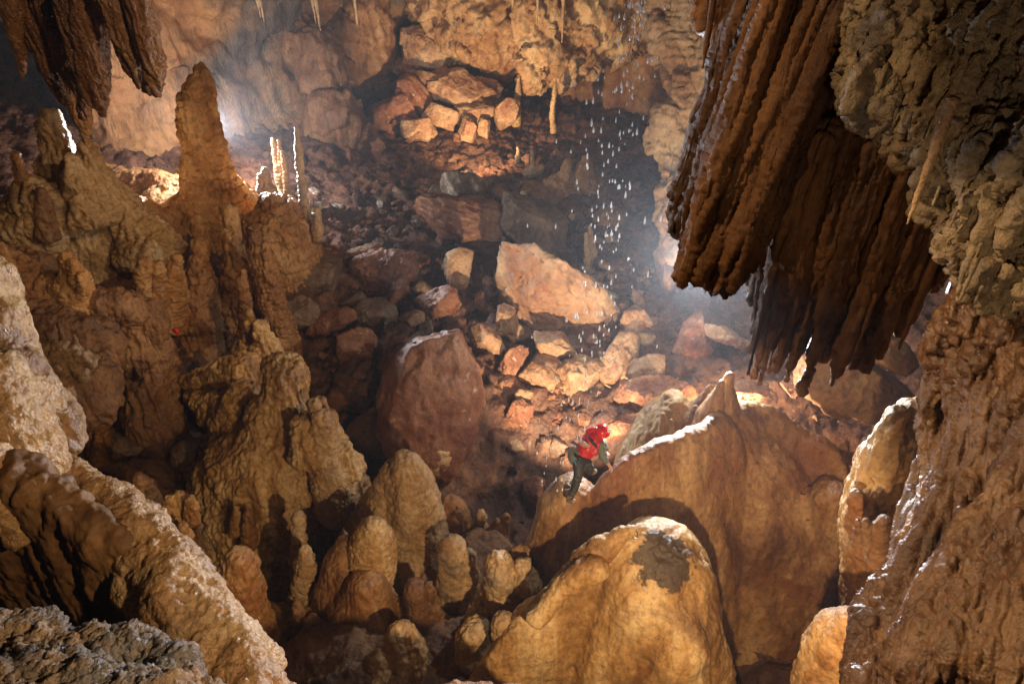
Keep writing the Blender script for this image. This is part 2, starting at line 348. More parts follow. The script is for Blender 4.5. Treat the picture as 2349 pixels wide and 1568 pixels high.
# ------------------------------------------------------------------ the cave shell
class TPS:
    def __init__(s, pts, lam=0.05):
        s.c = np.array(pts, float); X = s.c[:, :2]; n = len(X); K = s.U(X, X) + lam * np.eye(n)
        Pm = np.c_[np.ones(n), X]; A = np.block([[K, Pm], [Pm.T, np.zeros((3, 3))]])
        s.w = np.linalg.solve(A, np.r_[s.c[:, 2], np.zeros(3)])
    def U(s, A, B):
        r2 = ((A[:, None, :] - B[None]) ** 2).sum(2); return 0.5 * r2 * np.log(r2 + 1e-9)
    def __call__(s, Q):
        Q = np.atleast_2d(Q).astype(float); out = np.empty(len(Q))
        for i in range(0, len(Q), 20000):
            q = Q[i:i + 20000]; out[i:i + 20000] = s.U(q, s.c[:, :2]) @ s.w[:-3] + np.c_[np.ones(len(q)), q] @ s.w[-3:]
        return out
FC = [(900, 440, 30), (1300, 440, 31), (700, 450, 27), (1500, 450, 30), (1100, 600, 26), (1400, 600, 25.5), (800, 600, 24.5), (1600, 700, 22.5),
      (1100, 800, 22), (1300, 950, 19.8), (1000, 1000, 19), (780, 900, 19.5), (1500, 950, 19), (1800, 950, 18), (1980, 1000, 17.5), (1150, 1150, 18.8),
      (1250, 1250, 17.5), (850, 1500, 17), (1000, 1350, 17.5), (600, 1400, 16), (400, 1000, 17.5), (500, 860, 20), (300, 800, 18.5), (200, 620, 20),
      (400, 470, 25), (100, 450, 23), (250, 410, 26), (0, 800, 17), (950, 350, 36.5), (1050, 270, 39), (860, 130, 43), (1300, 310, 38.5), (1500, 330, 36),
      (1700, 520, 27), (2000, 700, 20), (2200, 900, 17), (2300, 1500, 12), (100, 1500, 13), (1500, 1568, 14), (-300, 500, 21), (2600, 600, 22), (600, 330, 31), (-200, 300, 26)]
floorz = TPS([tuple(P(*c)) for c in FC], 0.3)
def fz(x, y): return float(floorz([[x, y]])[0])
def hit(x, y):
    """where a sight line from the standing point of the photographer meets the ground"""
    ds = np.linspace(8, 48, 240); q = np.array([tuple(P(x, y, d)) for d in ds]); g = q[:, 2] - floorz(q[:, :2])
    for i in range(1, len(ds)):
        if g[i] <= 0: return ds[i]
    return 40.0
def grid(name, nx, ny, fn, disp, mat, label=None, kind='structure', flip=False, cat=None):
    u, v = np.meshgrid(np.linspace(0, 1, nx), np.linspace(0, 1, ny)); co = fn(u.ravel(), v.ravel())
    idx = np.arange(nx * ny).reshape(ny, nx); f = np.stack([idx[:-1, :-1], idx[:-1, 1:], idx[1:, 1:], idx[1:, :-1]], -1).reshape(-1, 4)
    if flip: f = f[:, ::-1]
    me = bpy.data.meshes.new(name); me.vertices.add(len(co)); me.vertices.foreach_set('co', co.astype(np.float32).ravel())
    me.loops.add(f.size); me.loops.foreach_set('vertex_index', f.astype(np.int32).ravel()); me.polygons.add(len(f))
    me.polygons.foreach_set('loop_start', np.arange(0, f.size, 4, dtype=np.int32)); me.update(calc_edges=True); me.validate()
    for d in disp:
        c, n = mesh_get(me); mesh_set(me, displace(c, n, d))
    smooth_all(me); return tag(link(name, me, mat), label, cat, kind=kind)
def ffn(u, v):
    y = 2.0 + 48.0 * v ** 1.15; x = -32 + 64 * u
    z = floorz(np.stack([x, y], 1)); return np.stack([x, y, np.clip(z, -24, 4)], 1)
grid('cave_floor', 560, 420, ffn, [[('fbm', 0.35, 3.0), ('ridge', 0.12, 0.9)], [('crag', 0.30, 0.7), ('fbm', 0.06, 0.2)]], M['floor'])
WC = [(300, 80, 27), (20, 100, 32), (-400, 100, 34), (20, 330, 33), (190, 200, 28), (500, 80, 30), (500, 300, 30.5), (330, 350, 29), (700, 60, 33), (720, 300, 34), (800, 200, 39),
      (1000, 60, 42), (1300, 60, 41), (1450, 200, 39), (1300, 230, 43), (1600, 60, 34), (1800, 100, 30), (2400, 100, 27), (2400, 600, 28), (1000, 400, 44), (1700, 500, 36), (500, 500, 33), (-400, 600, 30)]
wally = TPS([(p.x, p.z, p.y) for p in [P(*c) for c in WC]] + [(-20, 14, 16), (0, 16, 26), (20, 14, 18), (0, -16, 44), (-20, -16, 24), (25, -16, 26)], 0.3)
def wfn(u, v):
    x = -34 + 68 * u; z = -17 + 32 * v; y = wally(np.stack([x, z], 1)); return np.stack([x, np.clip(y, 8, 60), z], 1)
grid('back_wall', 640, 340, wfn, [[('fbm', 1.3, 7.0), ('crag', 0.35, 5.0)], [('flute', 0.20, 1.6, 0.12), ('fbm', 0.12, 0.9), ('crag', 0.12, 1.6), ('streak', 0.10, 0.5)]], M['wall'])
# side walls and roof close the chamber off above and behind
def lfn(u, v):
    y = -8 + 36 * u; z = -20 + 34 * v; x = -21 - 3 * np.sin(y * 0.2) + 0.25 * np.abs(z + 4) * 0.4; return np.stack([x - np.clip((y - 12) * 0.3, 0, 8), y, z], 1)
grid('left_wall', 220, 200, lfn, [[('fbm', 1.0, 5.0), ('ridge', 0.4, 2.2)], [('flute', 0.2, 0.9), ('fbm', 0.1, 0.5)]], M['darkcalc'])
def rfn(u, v):
    y = -8 + 44 * u; z = -20 + 34 * v; return np.stack([14 + 2 * np.sin(y * 0.25) + np.clip((y - 14) * 0.25, 0, 8), y, z], 1)
grid('right_wall', 240, 200, rfn, [[('fbm', 1.0, 5.0), ('ridge', 0.4, 2.2)], [('flute', 0.2, 0.9), ('fbm', 0.1, 0.5)]], M['floor'])

# ------------------------------------------------------------------ boulders
def rock_mesh(name, seed, asp=(1, 0.8, 0.6), sub=5, rough=1.0, strata=False, egg=0.0):
    """a block bounded by random flat breaks, sampled densely so that its arrises stay sharp"""
    rs = np.random.RandomState(seed); bm = bmesh.new(); bmesh.ops.create_icosphere(bm, subdivisions=sub, radius=1.0)
    me = bpy.data.meshes.new(name); bm.to_mesh(me); bm.free(); co, _ = mesh_get(me)
    ax = np.array([[1, 0, 0], [-1, 0, 0], [0, 1, 0], [0, -1, 0], [0, 0, 1], [0, 0, -1]], float)
    pl = [(v + rs.normal(size=3) * 0.32, rs.uniform(0.68, 0.92)) for v in ax]
    for _ in range(9 + seed % 6): pl.append((rs.normal(size=3), rs.uniform(0.78, 1.02)))
    rad = np.full(len(co), 1.35)
    for n, d in pl:
        n = n / np.linalg.norm(n); c = co @ n; rad = np.minimum(rad, np.where(c > 0.05, d / np.maximum(c, 0.05), 9))
    rad = rad * (1 - egg) + egg * (1.0 - 0.18 * co[:, 2])
    p = co * rad[:, None]
    q = p * np.array(asp); off = rs.uniform(-40, 40, 3)
    no = co / np.array(asp); no /= np.linalg.norm(no, axis=1)[:, None]
    t = displace(q + off, no, [('crag', 0.055 * rough, 0.42), ('crag', 0.03 * rough, 0.16)]) - (q + off)
    d = (t * no).sum(1) + 0.012 * rough * fbm((q + off) / 0.18, 4)
    cr = fbm((q + off) / 0.7, 3, True); d -= 0.05 * rough * np.clip(cr - 1.15, 0, 1)      # cracks
    if strata:
        u = (q + off) / 0.11; u[:, 0] *= 0.2; u[:, 1] *= 0.3; d += 0.014 * fbm(u, 3, True)
    mesh_set(me, q + no * d[:, None]); smooth_all(me); return me
protos = []
for i in range(14):
    a = [(1, .8, .6), (1, .6, .35), (1, .9, .8), (1, .45, .4), (1, .75, .25)][i % 5]
    protos.append(rock_mesh('boulder', 11 + i, a, 4))
def put_rock(me, loc, size, rot, mat, label, group=None, name='boulder'):
    if mat is not None and (not me.materials): me.materials.append(mat)
    o = bpy.data.objects.new(name, me); COL.objects.link(o); o.location = loc; o.scale = (size,) * 3 if isinstance(size, (int, float)) else size
    o.rotation_euler = [R(a) for a in rot]
    o.material_slots[0].link = 'OBJECT'; o.material_slots[0].material = mat
    return tag(o, label, 'boulder', group)
for me in protos: me.materials.append(M['rock'])
# hand-placed boulders: x, y, depth (None: resting on the ground), half width px, seed, aspect, rotation, material, label
BIG = [
    (985, 915, 18.6, 172, 101, (0.78, 0.75, 1.12), (-24, 16, 20), 'rock', 'huge rounded red-brown boulder, largest one at the foot of the rubble slope'),
    (1300, 705, 23.0, 178, 107, (1.15, 0.55, 0.40), (-50, 38, 8), 'rockt', 'large flat tan slab tilted down to the right in the middle of the slope'),
    (1070, 448, 28.5, 74, 103, (1.0, 0.6, 0.75), (-20, 42, 10), 'veined', 'pale grey boulder netted with white veins on the crest of the slope'),
    (885, 612, 24.0, 84, 104, (1.0, 0.7, 0.6), (-20, 0, 10), 'rock', 'rounded brown boulder with smaller slabs lying on it, left of the slope'),
    (830, 574, 24.4, 48, 105, (1.0, 0.5, 0.25), (-20, -18, 0), 'rockt', 'narrow lens-shaped slab leaning on the left shoulder of the rounded brown boulder'),
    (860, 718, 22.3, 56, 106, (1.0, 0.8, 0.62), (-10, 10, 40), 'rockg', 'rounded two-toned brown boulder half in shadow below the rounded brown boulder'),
    (912, 670, 22.6, 42, 107, (1.0, 0.6, 0.45), (0, -58, 0), 'rock', 'upright red-brown wedge between two rounded boulders'),
    (947, 728, 20.6, 30, 108, (1.0, 0.8, 0.62), (-10, -15, 10), 'rockt', 'small brown block perched on top of the huge red-brown boulder'),
    (757, 732, 21.5, 56, 109, (1.0, 0.6, 0.4), (-10, -18, 0), 'rock', 'layered dark red slab left of the two-toned boulder'),
    (1160, 735, 22.0, 44, 110, (0.6, 0.6, 1.0), (0, 6, 0), 'rockt', 'upright squared block standing in the gap beside the tan slab'),
    (1122, 778, 21.0, 42, 111, (1.0, 0.7, 0.62), (0, 30, 0), 'rockt', 'pale broken block leaning below the upright squared block'),
    (1100, 690, 23.5, 28, 112, (0.5, 0.5, 1.0), (0, 5, 0), 'rock', 'slim dark pointed stone standing in a gap above the pale broken block'),
    (1175, 835, 20.8, 60, 113, (1.0, 0.5, 0.42), (0, -62, 0), 'rock', 'curved shell-like slab on edge right of the huge boulder'),
    (1455, 745, 21.8, 46, 114, (0.85, 0.6, 1.0), (0, 10, 20), 'rockt', 'pale angular faceted boulder right of the big tan slab'),
    (1463, 690, 22.4, 30, 115, (0.45, 0.4, 1.0), (0, -18, 0), 'rockt', 'thin pointed flake standing on the pale angular boulder'),
    (1385, 668, 23.0, 54, 116, (1.0, 0.4, 0.24), (0, 40, 0), 'veined', 'narrow white-edged slab lying on the upper edge of the tan slab'),
    (1392, 610, 23.8, 24, 117, (1.0, 0.5, 0.25), (0, 24, 0), 'rockt', 'small pale flat stone above the white-edged slab'),
    (1270, 790, 21.2, 60, 118, (1.0, 0.6, 0.42), (-10, 26, 0), 'rockt', 'rough tan rock jammed under the lower edge of the tan slab'),
    (1330, 860, 20.6, 62, 119, (1.0, 0.8, 0.75), (0, 0, 30), 'rockt', 'crumbly tan lump of cemented rubble right above the caver'),
    (1420, 820, 20.8, 60, 120, (1.0, 0.7, 0.62), (0, -10, 60), 'rockt', 'knobbly pale brown rock at the right end of the lit rubble band'),
    (1475, 850, 20.2, 58, 121, (1.0, 0.6, 0.5), (0, -26, 0), 'rockt', 'rock with a scalloped lower edge at the end of the lit rubble band'),
    (1240, 860, 20.8, 54, 122, (1.0, 0.8, 0.8), (0, 12, 0), 'rockt', 'crusty tan boulder left of the crumbly lump'),
    (1190, 950, 19.8, 42, 123, (0.8, 0.7, 1.0), (0, 25, 0), 'rock', 'leaning brown block low on the slope left of the falling water'),
    (1205, 905, 20.0, 20, 124, (1.0, 0.7, 0.7), (0, 0, 20), 'rockt', 'small pale triangular stone above the leaning brown block'),
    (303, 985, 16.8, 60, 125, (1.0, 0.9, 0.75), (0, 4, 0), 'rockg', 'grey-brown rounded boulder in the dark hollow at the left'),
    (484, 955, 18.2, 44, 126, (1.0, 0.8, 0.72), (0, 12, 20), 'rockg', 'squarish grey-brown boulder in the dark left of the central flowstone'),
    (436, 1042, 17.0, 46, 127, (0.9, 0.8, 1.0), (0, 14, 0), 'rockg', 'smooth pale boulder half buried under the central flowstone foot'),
    (1665, 770, 19.0, 70, 128, (1.0, 0.4, 0.24), (0, 30, 20), 'rockt', 'long pale stone beam lying beside the hanging curtain tips'),
    (1590, 780, 20.0, 62, 129, (0.8, 0.7, 1.0), (0, 12, 10), 'rock', 'red-brown boulder under the lamp glow beside the curtain'),
    (1700, 905, 17.5, 60, 130, (1.0, 0.7, 0.5), (0, -8, 0), 'rock', 'dark reddish rock behind the spiked dome'),
    (1835, 880, 16.4, 48, 131, (1.0, 0.7, 0.45), (0, -20, 0), 'rock', 'pale-topped red slab right of the spiked dome top'),
    (1560, 640, 24.0, 70, 132, (1.0, 0.7, 1.0), (0, 12, 10), 'rock', 'tall hazy rock face left of the lamp glow'),
    (1420, 980, 17.6, 52, 133, (1.0, 0.5, 0.45), (0, -32, 0), 'rock', 'brown tilted rock just behind the helmet of the caver'),
    (1500, 900, 18.4, 90, 134, (1.0, 0.7, 0.42), (0, -6, 0), 'rock', 'low dark ledge of rock behind the pale dome'),
    (1960, 870, 15.5, 170, 135, (1.1, 0.5, 0.42), (0, 32, 0), 'rockt', 'big orange slab sloping down behind the right drapery'),
    (2020, 790, 14.6, 110, 136, (1.1, 0.5, 0.35), (0, 34, 0), 'bluff', 'pale layered slab with straight bedding below the curtain tips'),
    (1085, 500, 26.5, 120, 137, (1.2, 0.6, 0.4), (-10, 16, 0), 'rock', 'broad dark red slab under the white-veined boulder'),
    (1210, 520, 26.0, 90, 138, (1.0, 0.7, 0.7), (0, 30, 0), 'rockg', 'dark sloping rock below the twin-peaked mound'),
    (1050, 620, 23.6, 54, 139, (0.7, 0.6, 1.0), (0, 10, 0), 'rockt', 'upright lit rock knob in the middle of the slope'),
    (1010, 690, 21.8, 60, 140, (1.0, 0.6, 0.6), (0, -12, 0), 'rock', 'orange-brown crag above the huge boulder'),
    (900, 820, 19.6, 60, 141, (0.5, 0.7, 1.0), (0, 24, 0), 'rock', 'shoulder of red rock on the upper left of the huge boulder'),
    (860, 990, 18.6, 70, 142, (0.8, 0.7, 1.0), (0, -14, 0), 'rockg', 'brown knobby rock at the lower left of the huge boulder'),
    (975, 1030, 18.0, 78, 143, (1.0, 0.8, 0.8), (0, 8, 0), 'cream', 'pale tan swelling at the foot of the huge boulder'),
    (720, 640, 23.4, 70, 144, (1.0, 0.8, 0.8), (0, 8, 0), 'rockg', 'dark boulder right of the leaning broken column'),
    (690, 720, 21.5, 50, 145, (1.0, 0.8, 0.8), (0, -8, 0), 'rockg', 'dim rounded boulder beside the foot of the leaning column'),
    (820, 800, 20.6, 60, 146, (0.9, 0.8, 1.0), (0, -8, 0), 'rock', 'dim red boulder below the two-toned boulder'),
]
PILE = [  # the broken pile at the back
    (978, 118, 38.5, 84, 201, (1.0, 0.7, 0.52), (0, 26, 0), 'rockt', 'big lit block capping the far rock pile'),
    (1050, 205, 37.6, 92, 202, (1.1, 0.6, 0.4), (-20, 14, 0), 'rockt', 'broad flat slab under the cap block of the far pile'),
    (952, 232, 37.0, 54, 203, (0.9, 0.6, 0.8), (0, 35, 0), 'rock', 'tilted brown slab at the left of the far pile'),
    (890, 262, 36.6, 66, 204, (1.1, 0.6, 0.6), (0, -22, 0), 'rock', 'reddish block leaning at the left foot of the far pile'),
    (1012, 268, 36.6, 42, 205, (1.0, 0.7, 0.6), (0, 22, 0), 'rockt', 'squared block in the centre of the far pile'),
    (955, 300, 36.0, 40, 206, (1.0, 0.6, 0.6), (0, -10, 0), 'rockt', 'small lit block low in the far pile'),
    (1080, 262, 36.8, 50, 207, (1.0, 0.6, 0.5), (0, -12, 0), 'rockt', 'jagged block at the right of the far pile'),
    (1120, 205, 37.8, 42, 208, (1.0, 0.7, 0.6), (0, 30, 0), 'rockt', 'end block at the upper right of the far pile'),
    (1075, 300, 36.0, 30, 209, (0.7, 0.6, 1.0), (0, 0, 0), 'rockt', 'upright block hanging at the lower right of the far pile'),
    (1110, 292, 36.2, 24, 210, (0.7, 0.6, 1.0), (0, 4, 0), 'rockt', 'narrow upright block beside it at the edge of the shadow'),
    (985, 190, 37.4, 40, 211, (1.0, 0.6, 0.6), (0, 10, 0), 'rockt', 'wedge block between the cap block and the flat slab'),
    (1165, 258, 36.5, 34, 212, (0.9, 0.7, 1.0), (0, 0, 0), 'rockt', 'grey block at the foot of the knobbly far stalagmite'),
    (840, 330, 35.0, 60, 213, (0.8, 0.7, 1.0), (0, -20, 0), 'rock', 'red crumbling rock at the lower left of the far pile'),
    (800, 385, 33.5, 46, 214, (0.8, 0.7, 1.0), (0, -20, 0), 'rock', 'crumbling rock where the far pile meets the slope crest'),
    (850, 205, 38.5, 60, 215, (1.2, 0.6, 0.5), (0, -14, 0), 'rockg', 'dim grey slab at the upper left of the far pile'),
    (930, 160, 38.4, 34, 216, (1.0, 0.6, 0.6), (0, 20, 0), 'rock', 'dark wedge under the left end of the cap block'),
]
for (x, y, d, rp, seed, asp, rot, mt, lab) in BIG + PILE:
    me = rock_mesh('boulder', seed, asp, 6 if rp > 80 else 5, rough=0.7 if rp > 100 else 1.0, strata=(mt in ('bluff',) or seed in (109, 104, 102, 137)), egg={101: 0.45, 104: 0.45, 106: 0.4, 125: 0.4, 127: 0.6, 143: 0.6}.get(seed, 0))
    me.materials.append(M[mt]); put_rock(me, P(x, y, d), rp * d / FPX, rot, M[mt], lab)
# loose blocks over the slope, each one its own
rnd = random.Random(21)
MARKS = [(985, 915, 'the huge red boulder'), (1300, 690, 'the big tan slab'), (1070, 448, 'the white-veined boulder'), (885, 612, 'the rounded brown boulder'), (860, 718, 'the two-toned boulder'), (947, 728, 'the small perched block'),
         (1160, 735, 'the upright squared block'), (1455, 745, 'the faceted pale boulder'), (1385, 668, 'the white-edged slab'), (1330, 860, 'the crumbly tan lump'), (1190, 950, 'the leaning brown block'), (1198, 500, 'the broken two-tiered stalagmite'),
         (1320, 430, 'the twin-peaked mound'), (690, 430, 'the tall slim stalagmite'), (303, 985, 'the grey-brown hollow boulder'), (484, 955, 'the squarish grey boulder'), (1590, 780, 'the boulder under the lamp glow'), (1665, 770, 'the long stone beam'), (1380, 985, 'the caver helmet'),
         (1665, 900, 'the dome spike'), (978, 118, 'the far cap block'), (1050, 205, 'the far flat slab'), (890, 262, 'the far reddish block'), (1188, 240, 'the far knobbly stalagmite'), (1050, 620, 'the lit rock knob'), (840, 330, 'the far crumbling rock'), (1240, 860, 'the crusty tan boulder'), (757, 732, 'the layered dark slab')]
USED = {}
TONE = {'rock': 'red-brown', 'rockg': 'grey-brown', 'rockt': 'tan', 'cream': 'pale cream', 'veined': 'white-veined grey'}
FORM = ['blocky', 'flat', 'chunky', 'long', 'thin slab-like']
def lab(x, y, rp, pi, mt, group):
    mx, my, nm = min(MARKS, key=lambda m: (m[0] - x) ** 2 + (m[1] - y) ** 2); dx, dy = x - mx, y - my; dist = math.hypot(dx, dy)
    side = ('above' if dy < 0 else 'below') if abs(dy) > 2.2 * abs(dx) else ('right of' if dx > 0 else 'left of') if abs(dx) > 2.2 * abs(dy) else ('upper ' if dy < 0 else 'lower ') + ('right of' if dx > 0 else 'left of')
    size = 'tiny' if rp < 11 else 'small' if rp < 17 else 'medium' if rp < 25 else 'large'
    near = 'close ' if dist < 60 else '' if dist < 110 else 'farther '
    l = size + ' ' + TONE[mt] + ' ' + FORM[pi % 5] + ' stone, ' + near + side + ' ' + nm
    return l
def scatter(_l, group, box, n, sz, mats, power=1.8, band=None):
    for _ in range(n):
        x = rnd.uniform(box[0], box[2]); y = rnd.uniform(box[1], box[3]) + (band(x) if band else 0); d = (38.4 - (y - 100) * 0.011) if band else hit(x, y)
        rp = sz[0] + (sz[1] - sz[0]) * rnd.random() ** power; r = rp * d / FPX; p = P(x, y, d); p.z += 0 if band else r * 0.15
        for _try in range(12):
            pi = rnd.randrange(14); mt = rnd.choice(mats); l = lab(x, y, rp, pi, mt, group)
            if l not in USED: break
        USED[l] = 1
        put_rock(protos[pi], p, r, (rnd.uniform(-40, 40), rnd.uniform(-40, 40), rnd.uniform(0, 360)), M[mt], l, group)
scatter('loose brown block among others strewn over the middle of the rubble slope', 'loose blocks on the middle of the slope', (740, 560, 1180, 960), 62, (9, 42), ['rock', 'rock', 'rockg', 'rockt'])
scatter('pale angular stone among others strewn over the brightly lit right of the slope', 'pale stones on the lit right slope', (1160, 540, 1500, 930), 52, (8, 28), ['rockt', 'rockt', 'rock', 'cream'])
scatter('small dark stone among others scattered along the crest of the slope', 'stones on the slope crest', (700, 425, 1160, 540), 36, (8, 30), ['rock', 'rockg', 'rock', 'veined'])
scatter('reddish broken stone in the heap behind the hanging curtain tips', 'broken stones behind the curtain tips', (1560, 640, 1760, 800), 28, (9, 28), ['rockt', 'rock'])
scatter('dim brown stone among others in the hollow at the foot of the slope', 'stones in the hollow', (1120, 900, 2000, 1150), 22, (9, 36), ['rock', 'rockg'])
scatter('dark stone among others on the shadowed ground at the left', 'stones on the shadowed left ground', (220, 860, 620, 1080), 12, (10, 32), ['rockg', 'rock'])
scatter('', 'pale splinters at the top of the lit slope', (1165, 475, 1440, 640), 28, (8, 26), ['cream', 'rockt'])
scatter('', 'small blocks in the far pile', (840, 150, 1140, 320), 22, (8, 26), ['rockt', 'rock'], 1.6, band=lambda x: (x - 840) * 0.12)
# gravel between the blocks (uncountable)
def gravel(name, box, n, sz, mat):
    src = protos[2]; src_co, _ = mesh_get(src)
    bm = bmesh.new(); V = []; F = []
    for _ in range(n):
        x = rnd.uniform(box[0], box[2]); y = rnd.uniform(box[1], box[3]); d = hit(x, y); r = (sz[0] + (sz[1] - sz[0]) * rnd.random() ** 2.5) * d / FPX
        p = P(x, y, d); m = Matrix.Translation(p) @ Euler([rnd.uniform(0, 6) for _ in range(3)]).to_matrix().to_4x4() @ Matrix.Diagonal((r, r * rnd.uniform(.5, .9), r * rnd.uniform(.3, .7), 1))
        vs = [bm.verts.new(m @ Vector([math.copysign(abs(c) ** 0.6, c) for c in Vector([rnd.gauss(0, 1) for _ in range(3)]).normalized()])) for _ in range(9)]
        h = bmesh.ops.convex_hull(bm, input=vs)
        bad = [g for g in h['geom_interior'] + h['geom_unused'] if isinstance(g, bmesh.types.BMVert)]
        bmesh.ops.delete(bm, geom=list(set(bad)), context='VERTS')
    me = bpy.data.meshes.new(name); bm.to_mesh(me); bm.free()
    tag(link(name, me, mat), kind='stuff')
gravel('loose_rubble', (720, 440, 1560, 1000), 2600, (3, 15), M['rock'])
gravel('pale_gravel', (1160, 540, 1500, 930), 900, (2, 12), M['rockt'])
gravel('red_rubble', (1560, 640, 2100, 1000), 500, (3, 13), M['rockt'])

# ------------------------------------------------------------------ far ceiling block and right-hand bluff
def up(x, y, d, h, r0, r1=None, flat=1.0, lean=0.0):
    """a hanging pipe: tip at picture point, rising h metres straight up"""
    b = P(x, y, d); r0 = r0 * d / FPX; r1 = r0 * 1.6 if r1 is None else r1 * d / FPX
    return [(b.x, b.y, b.z, r0, r0 * flat), (b.x + lean * 0.2, b.y, b.z + h * 0.25, r0 * 0.6 + r1 * 0.4, (r0 * 0.6 + r1 * 0.4) * flat), (b.x + lean, b.y, b.z + h, r1, r1 * flat)]
form('overhanging_block', [lambda bm: (pblob(bm, 1130, 20, 37.5, 165, (1.0, 0.7, 0.8), (0, 15, 0)), pblob(bm, 1270, 90, 36.8, 130, (1.0, 0.7, 0.75), (0, 18, 0)),
      pblob(bm, 1380, 20, 36.5, 130, (1.1, 0.7, 0.9), (0, 30, 0)), pblob(bm, 1030, -30, 38, 120, (1, .8, .8)), pblob(bm, 1330, -120, 37.5, 260, (1.2, 0.8, 0.8)),
      pblob(bm, 1225, 150, 36.9, 50, (1, 1, 1.0)))], 0.09, [[('fbm', 0.5, 2.6), ('crag', 0.5, 2.2)], [('crag', 0.25, 0.8), ('fbm', 0.07, 0.3)]], M['bluff'],
     'pale orange block overhanging the dark hollow at the back of the cave', 'rock')
form('shadowed_bulge', [lambda bm: (pblob(bm, 745, 170, 34, 78, (0.9, 0.9, 1.3)), pblob(bm, 800, 90, 37, 110, (1, .8, 1.1)), pblob(bm, 770, 290, 33.5, 72, (1, .8, 1.1)), pblob(bm, 700, 120, 34, 60, (0.8, 1, 1.4)))], 0.1, [[('fbm', 0.4, 2.0), ('crag', .3, 1.8), ('streak', .12, .5)]], M['darkcalc'],
     'dim brown rock bulge left of the far rock pile', 'rock')
form('bluff', [spd([(1530, -120, 95, 25), (1560, 20, 80, 24.6), (1600, 130, 75, 24.2), (1650, 260, 75, 23.8), (1700, 400, 80, 23.4)], 0.8),
               spd([(1560, 290, 58, 25.0), (1545, 330, 50, 24.8), (1570, 400, 45, 24.6)]), spd([(1570, 370, 45, 24.6), (1580, 470, 62, 24.4), (1570, 600, 50, 24)]), spd([(1650, 450, 100, 24.4), (1680, 620, 100, 24)])],
     0.065, [[('fbm', 0.35, 1.8), ('crag', 0.4, 1.5)], [('strata', 0.07, 0.3), ('fbm', 0.05, 0.2)]], M['bluff'], 'pale ribbed bluff rising behind the big brown curtain', 'rock')
form('far_ledge', [spd([(230, 430, 45, 26), (330, 440, 42, 25.4), (420, 455, 45, 24.8)], 1.2), spd([(350, 440, 30, 25), (400, 500, 50, 24)]), spd([(250, 540, 110, 23), (340, 560, 90, 22)])], 0.06,
     [[('fbm', 0.15, 0.8), ('ring', 0.04, 0.25), ('flute', 0.05, 0.2)]], M['amber'], 'glowing orange ledge between the white-crested mound and the tall stalagmite', 'ledge')

# ------------------------------------------------------------------ stalactites and curtains at the top left
HG = [('hung ribs', 0)]
form('stalactite', [spine([(-20, -60, 30), (20, 0, 24), (38, 90, 15), (50, 150, 8), (50, 178, 3)], 9.2), spine([(50, 140, 5), (58, 170, 2)], 9.2)], 0.016, [[('pop', 0.03, 0.05), ('fbm', 0.02, 0.2), ('ring', 0.012, 0.05)]], M['hung'],
     'thin wet stalactite hanging alone in the top left corner', 'stalactite')
form('curtain_cluster', [spine([(40, -80, 55), (90, 30, 48), (115, 130, 30), (150, 235, 6)], 9.6), spine([(90, -80, 40), (135, 60, 30), (160, 160, 20), (178, 215, 8)], 9.4), spine([(130, -80, 30), (160, 80, 18), (180, 180, 14), (200, 262, 4)], 9.4),
      spine([(150, -80, 26), (178, 100, 16), (193, 190, 12), (190, 270, 3)], 9.7), spine([(70, -60, 60), (110, 60, 48), (140, 170, 18)], 9.9), spine([(175, -60, 20), (190, 60, 12), (188, 230, 4)], 9.3)], 0.018,
     [[('flute', 0.045, 0.09, 0.08), ('fbm', 0.02, 0.3)], [('pop', 0.014, 0.035), ('ring', 0.010, 0.045)]], M['hung'], 'broad ribbed brown curtain with several dripping tips at the top left', 'stalactite')
form('stalactite', [spine([(165, -80, 42), (198, 10, 36), (212, 120, 30), (226, 215, 16), (235, 268, 3)], 9.0), spine([(150, 0, 20), (190, 150, 20), (210, 240, 5)], 9.2)], 0.016,
     [[('flute', 0.05, 0.10, 0.08), ('fbm', 0.02, 0.3)], [('pop', 0.014, 0.035)]], M['hung'], 'long pointed stalactite right beside the ribbed curtain at the top left', 'stalactite')
form('stalactite', [spine([(240, -80, 48), (285, 10, 46), (312, 90, 36), (335, 160, 24), (340, 205, 8)], 8.8), spine([(300, -60, 26), (330, 60, 24), (350, 150, 20), (363, 215, 7)], 8.6), spine([(260, 0, 30), (300, 130, 20), (318, 198, 4)], 8.9)], 0.016,
     [[('flute', 0.05, 0.10, 0.08), ('fbm', 0.02, 0.3)], [('pop', 0.018, 0.04)]], M['hung'], 'thick blunt stalactite with glistening right edge, rightmost of the group at the top left', 'stalactite')
form('stalactite', [spine([(150, 150, 30), (180, 240, 24), (196, 300, 10), (196, 330, 3)], 17)], 0.03, [[('flute', 0.05, 0.12, 0.1), ('fbm', 0.04, 0.3)]], M['amber'], 'dull orange stalactite ending just above the mound at the left', 'stalactite')

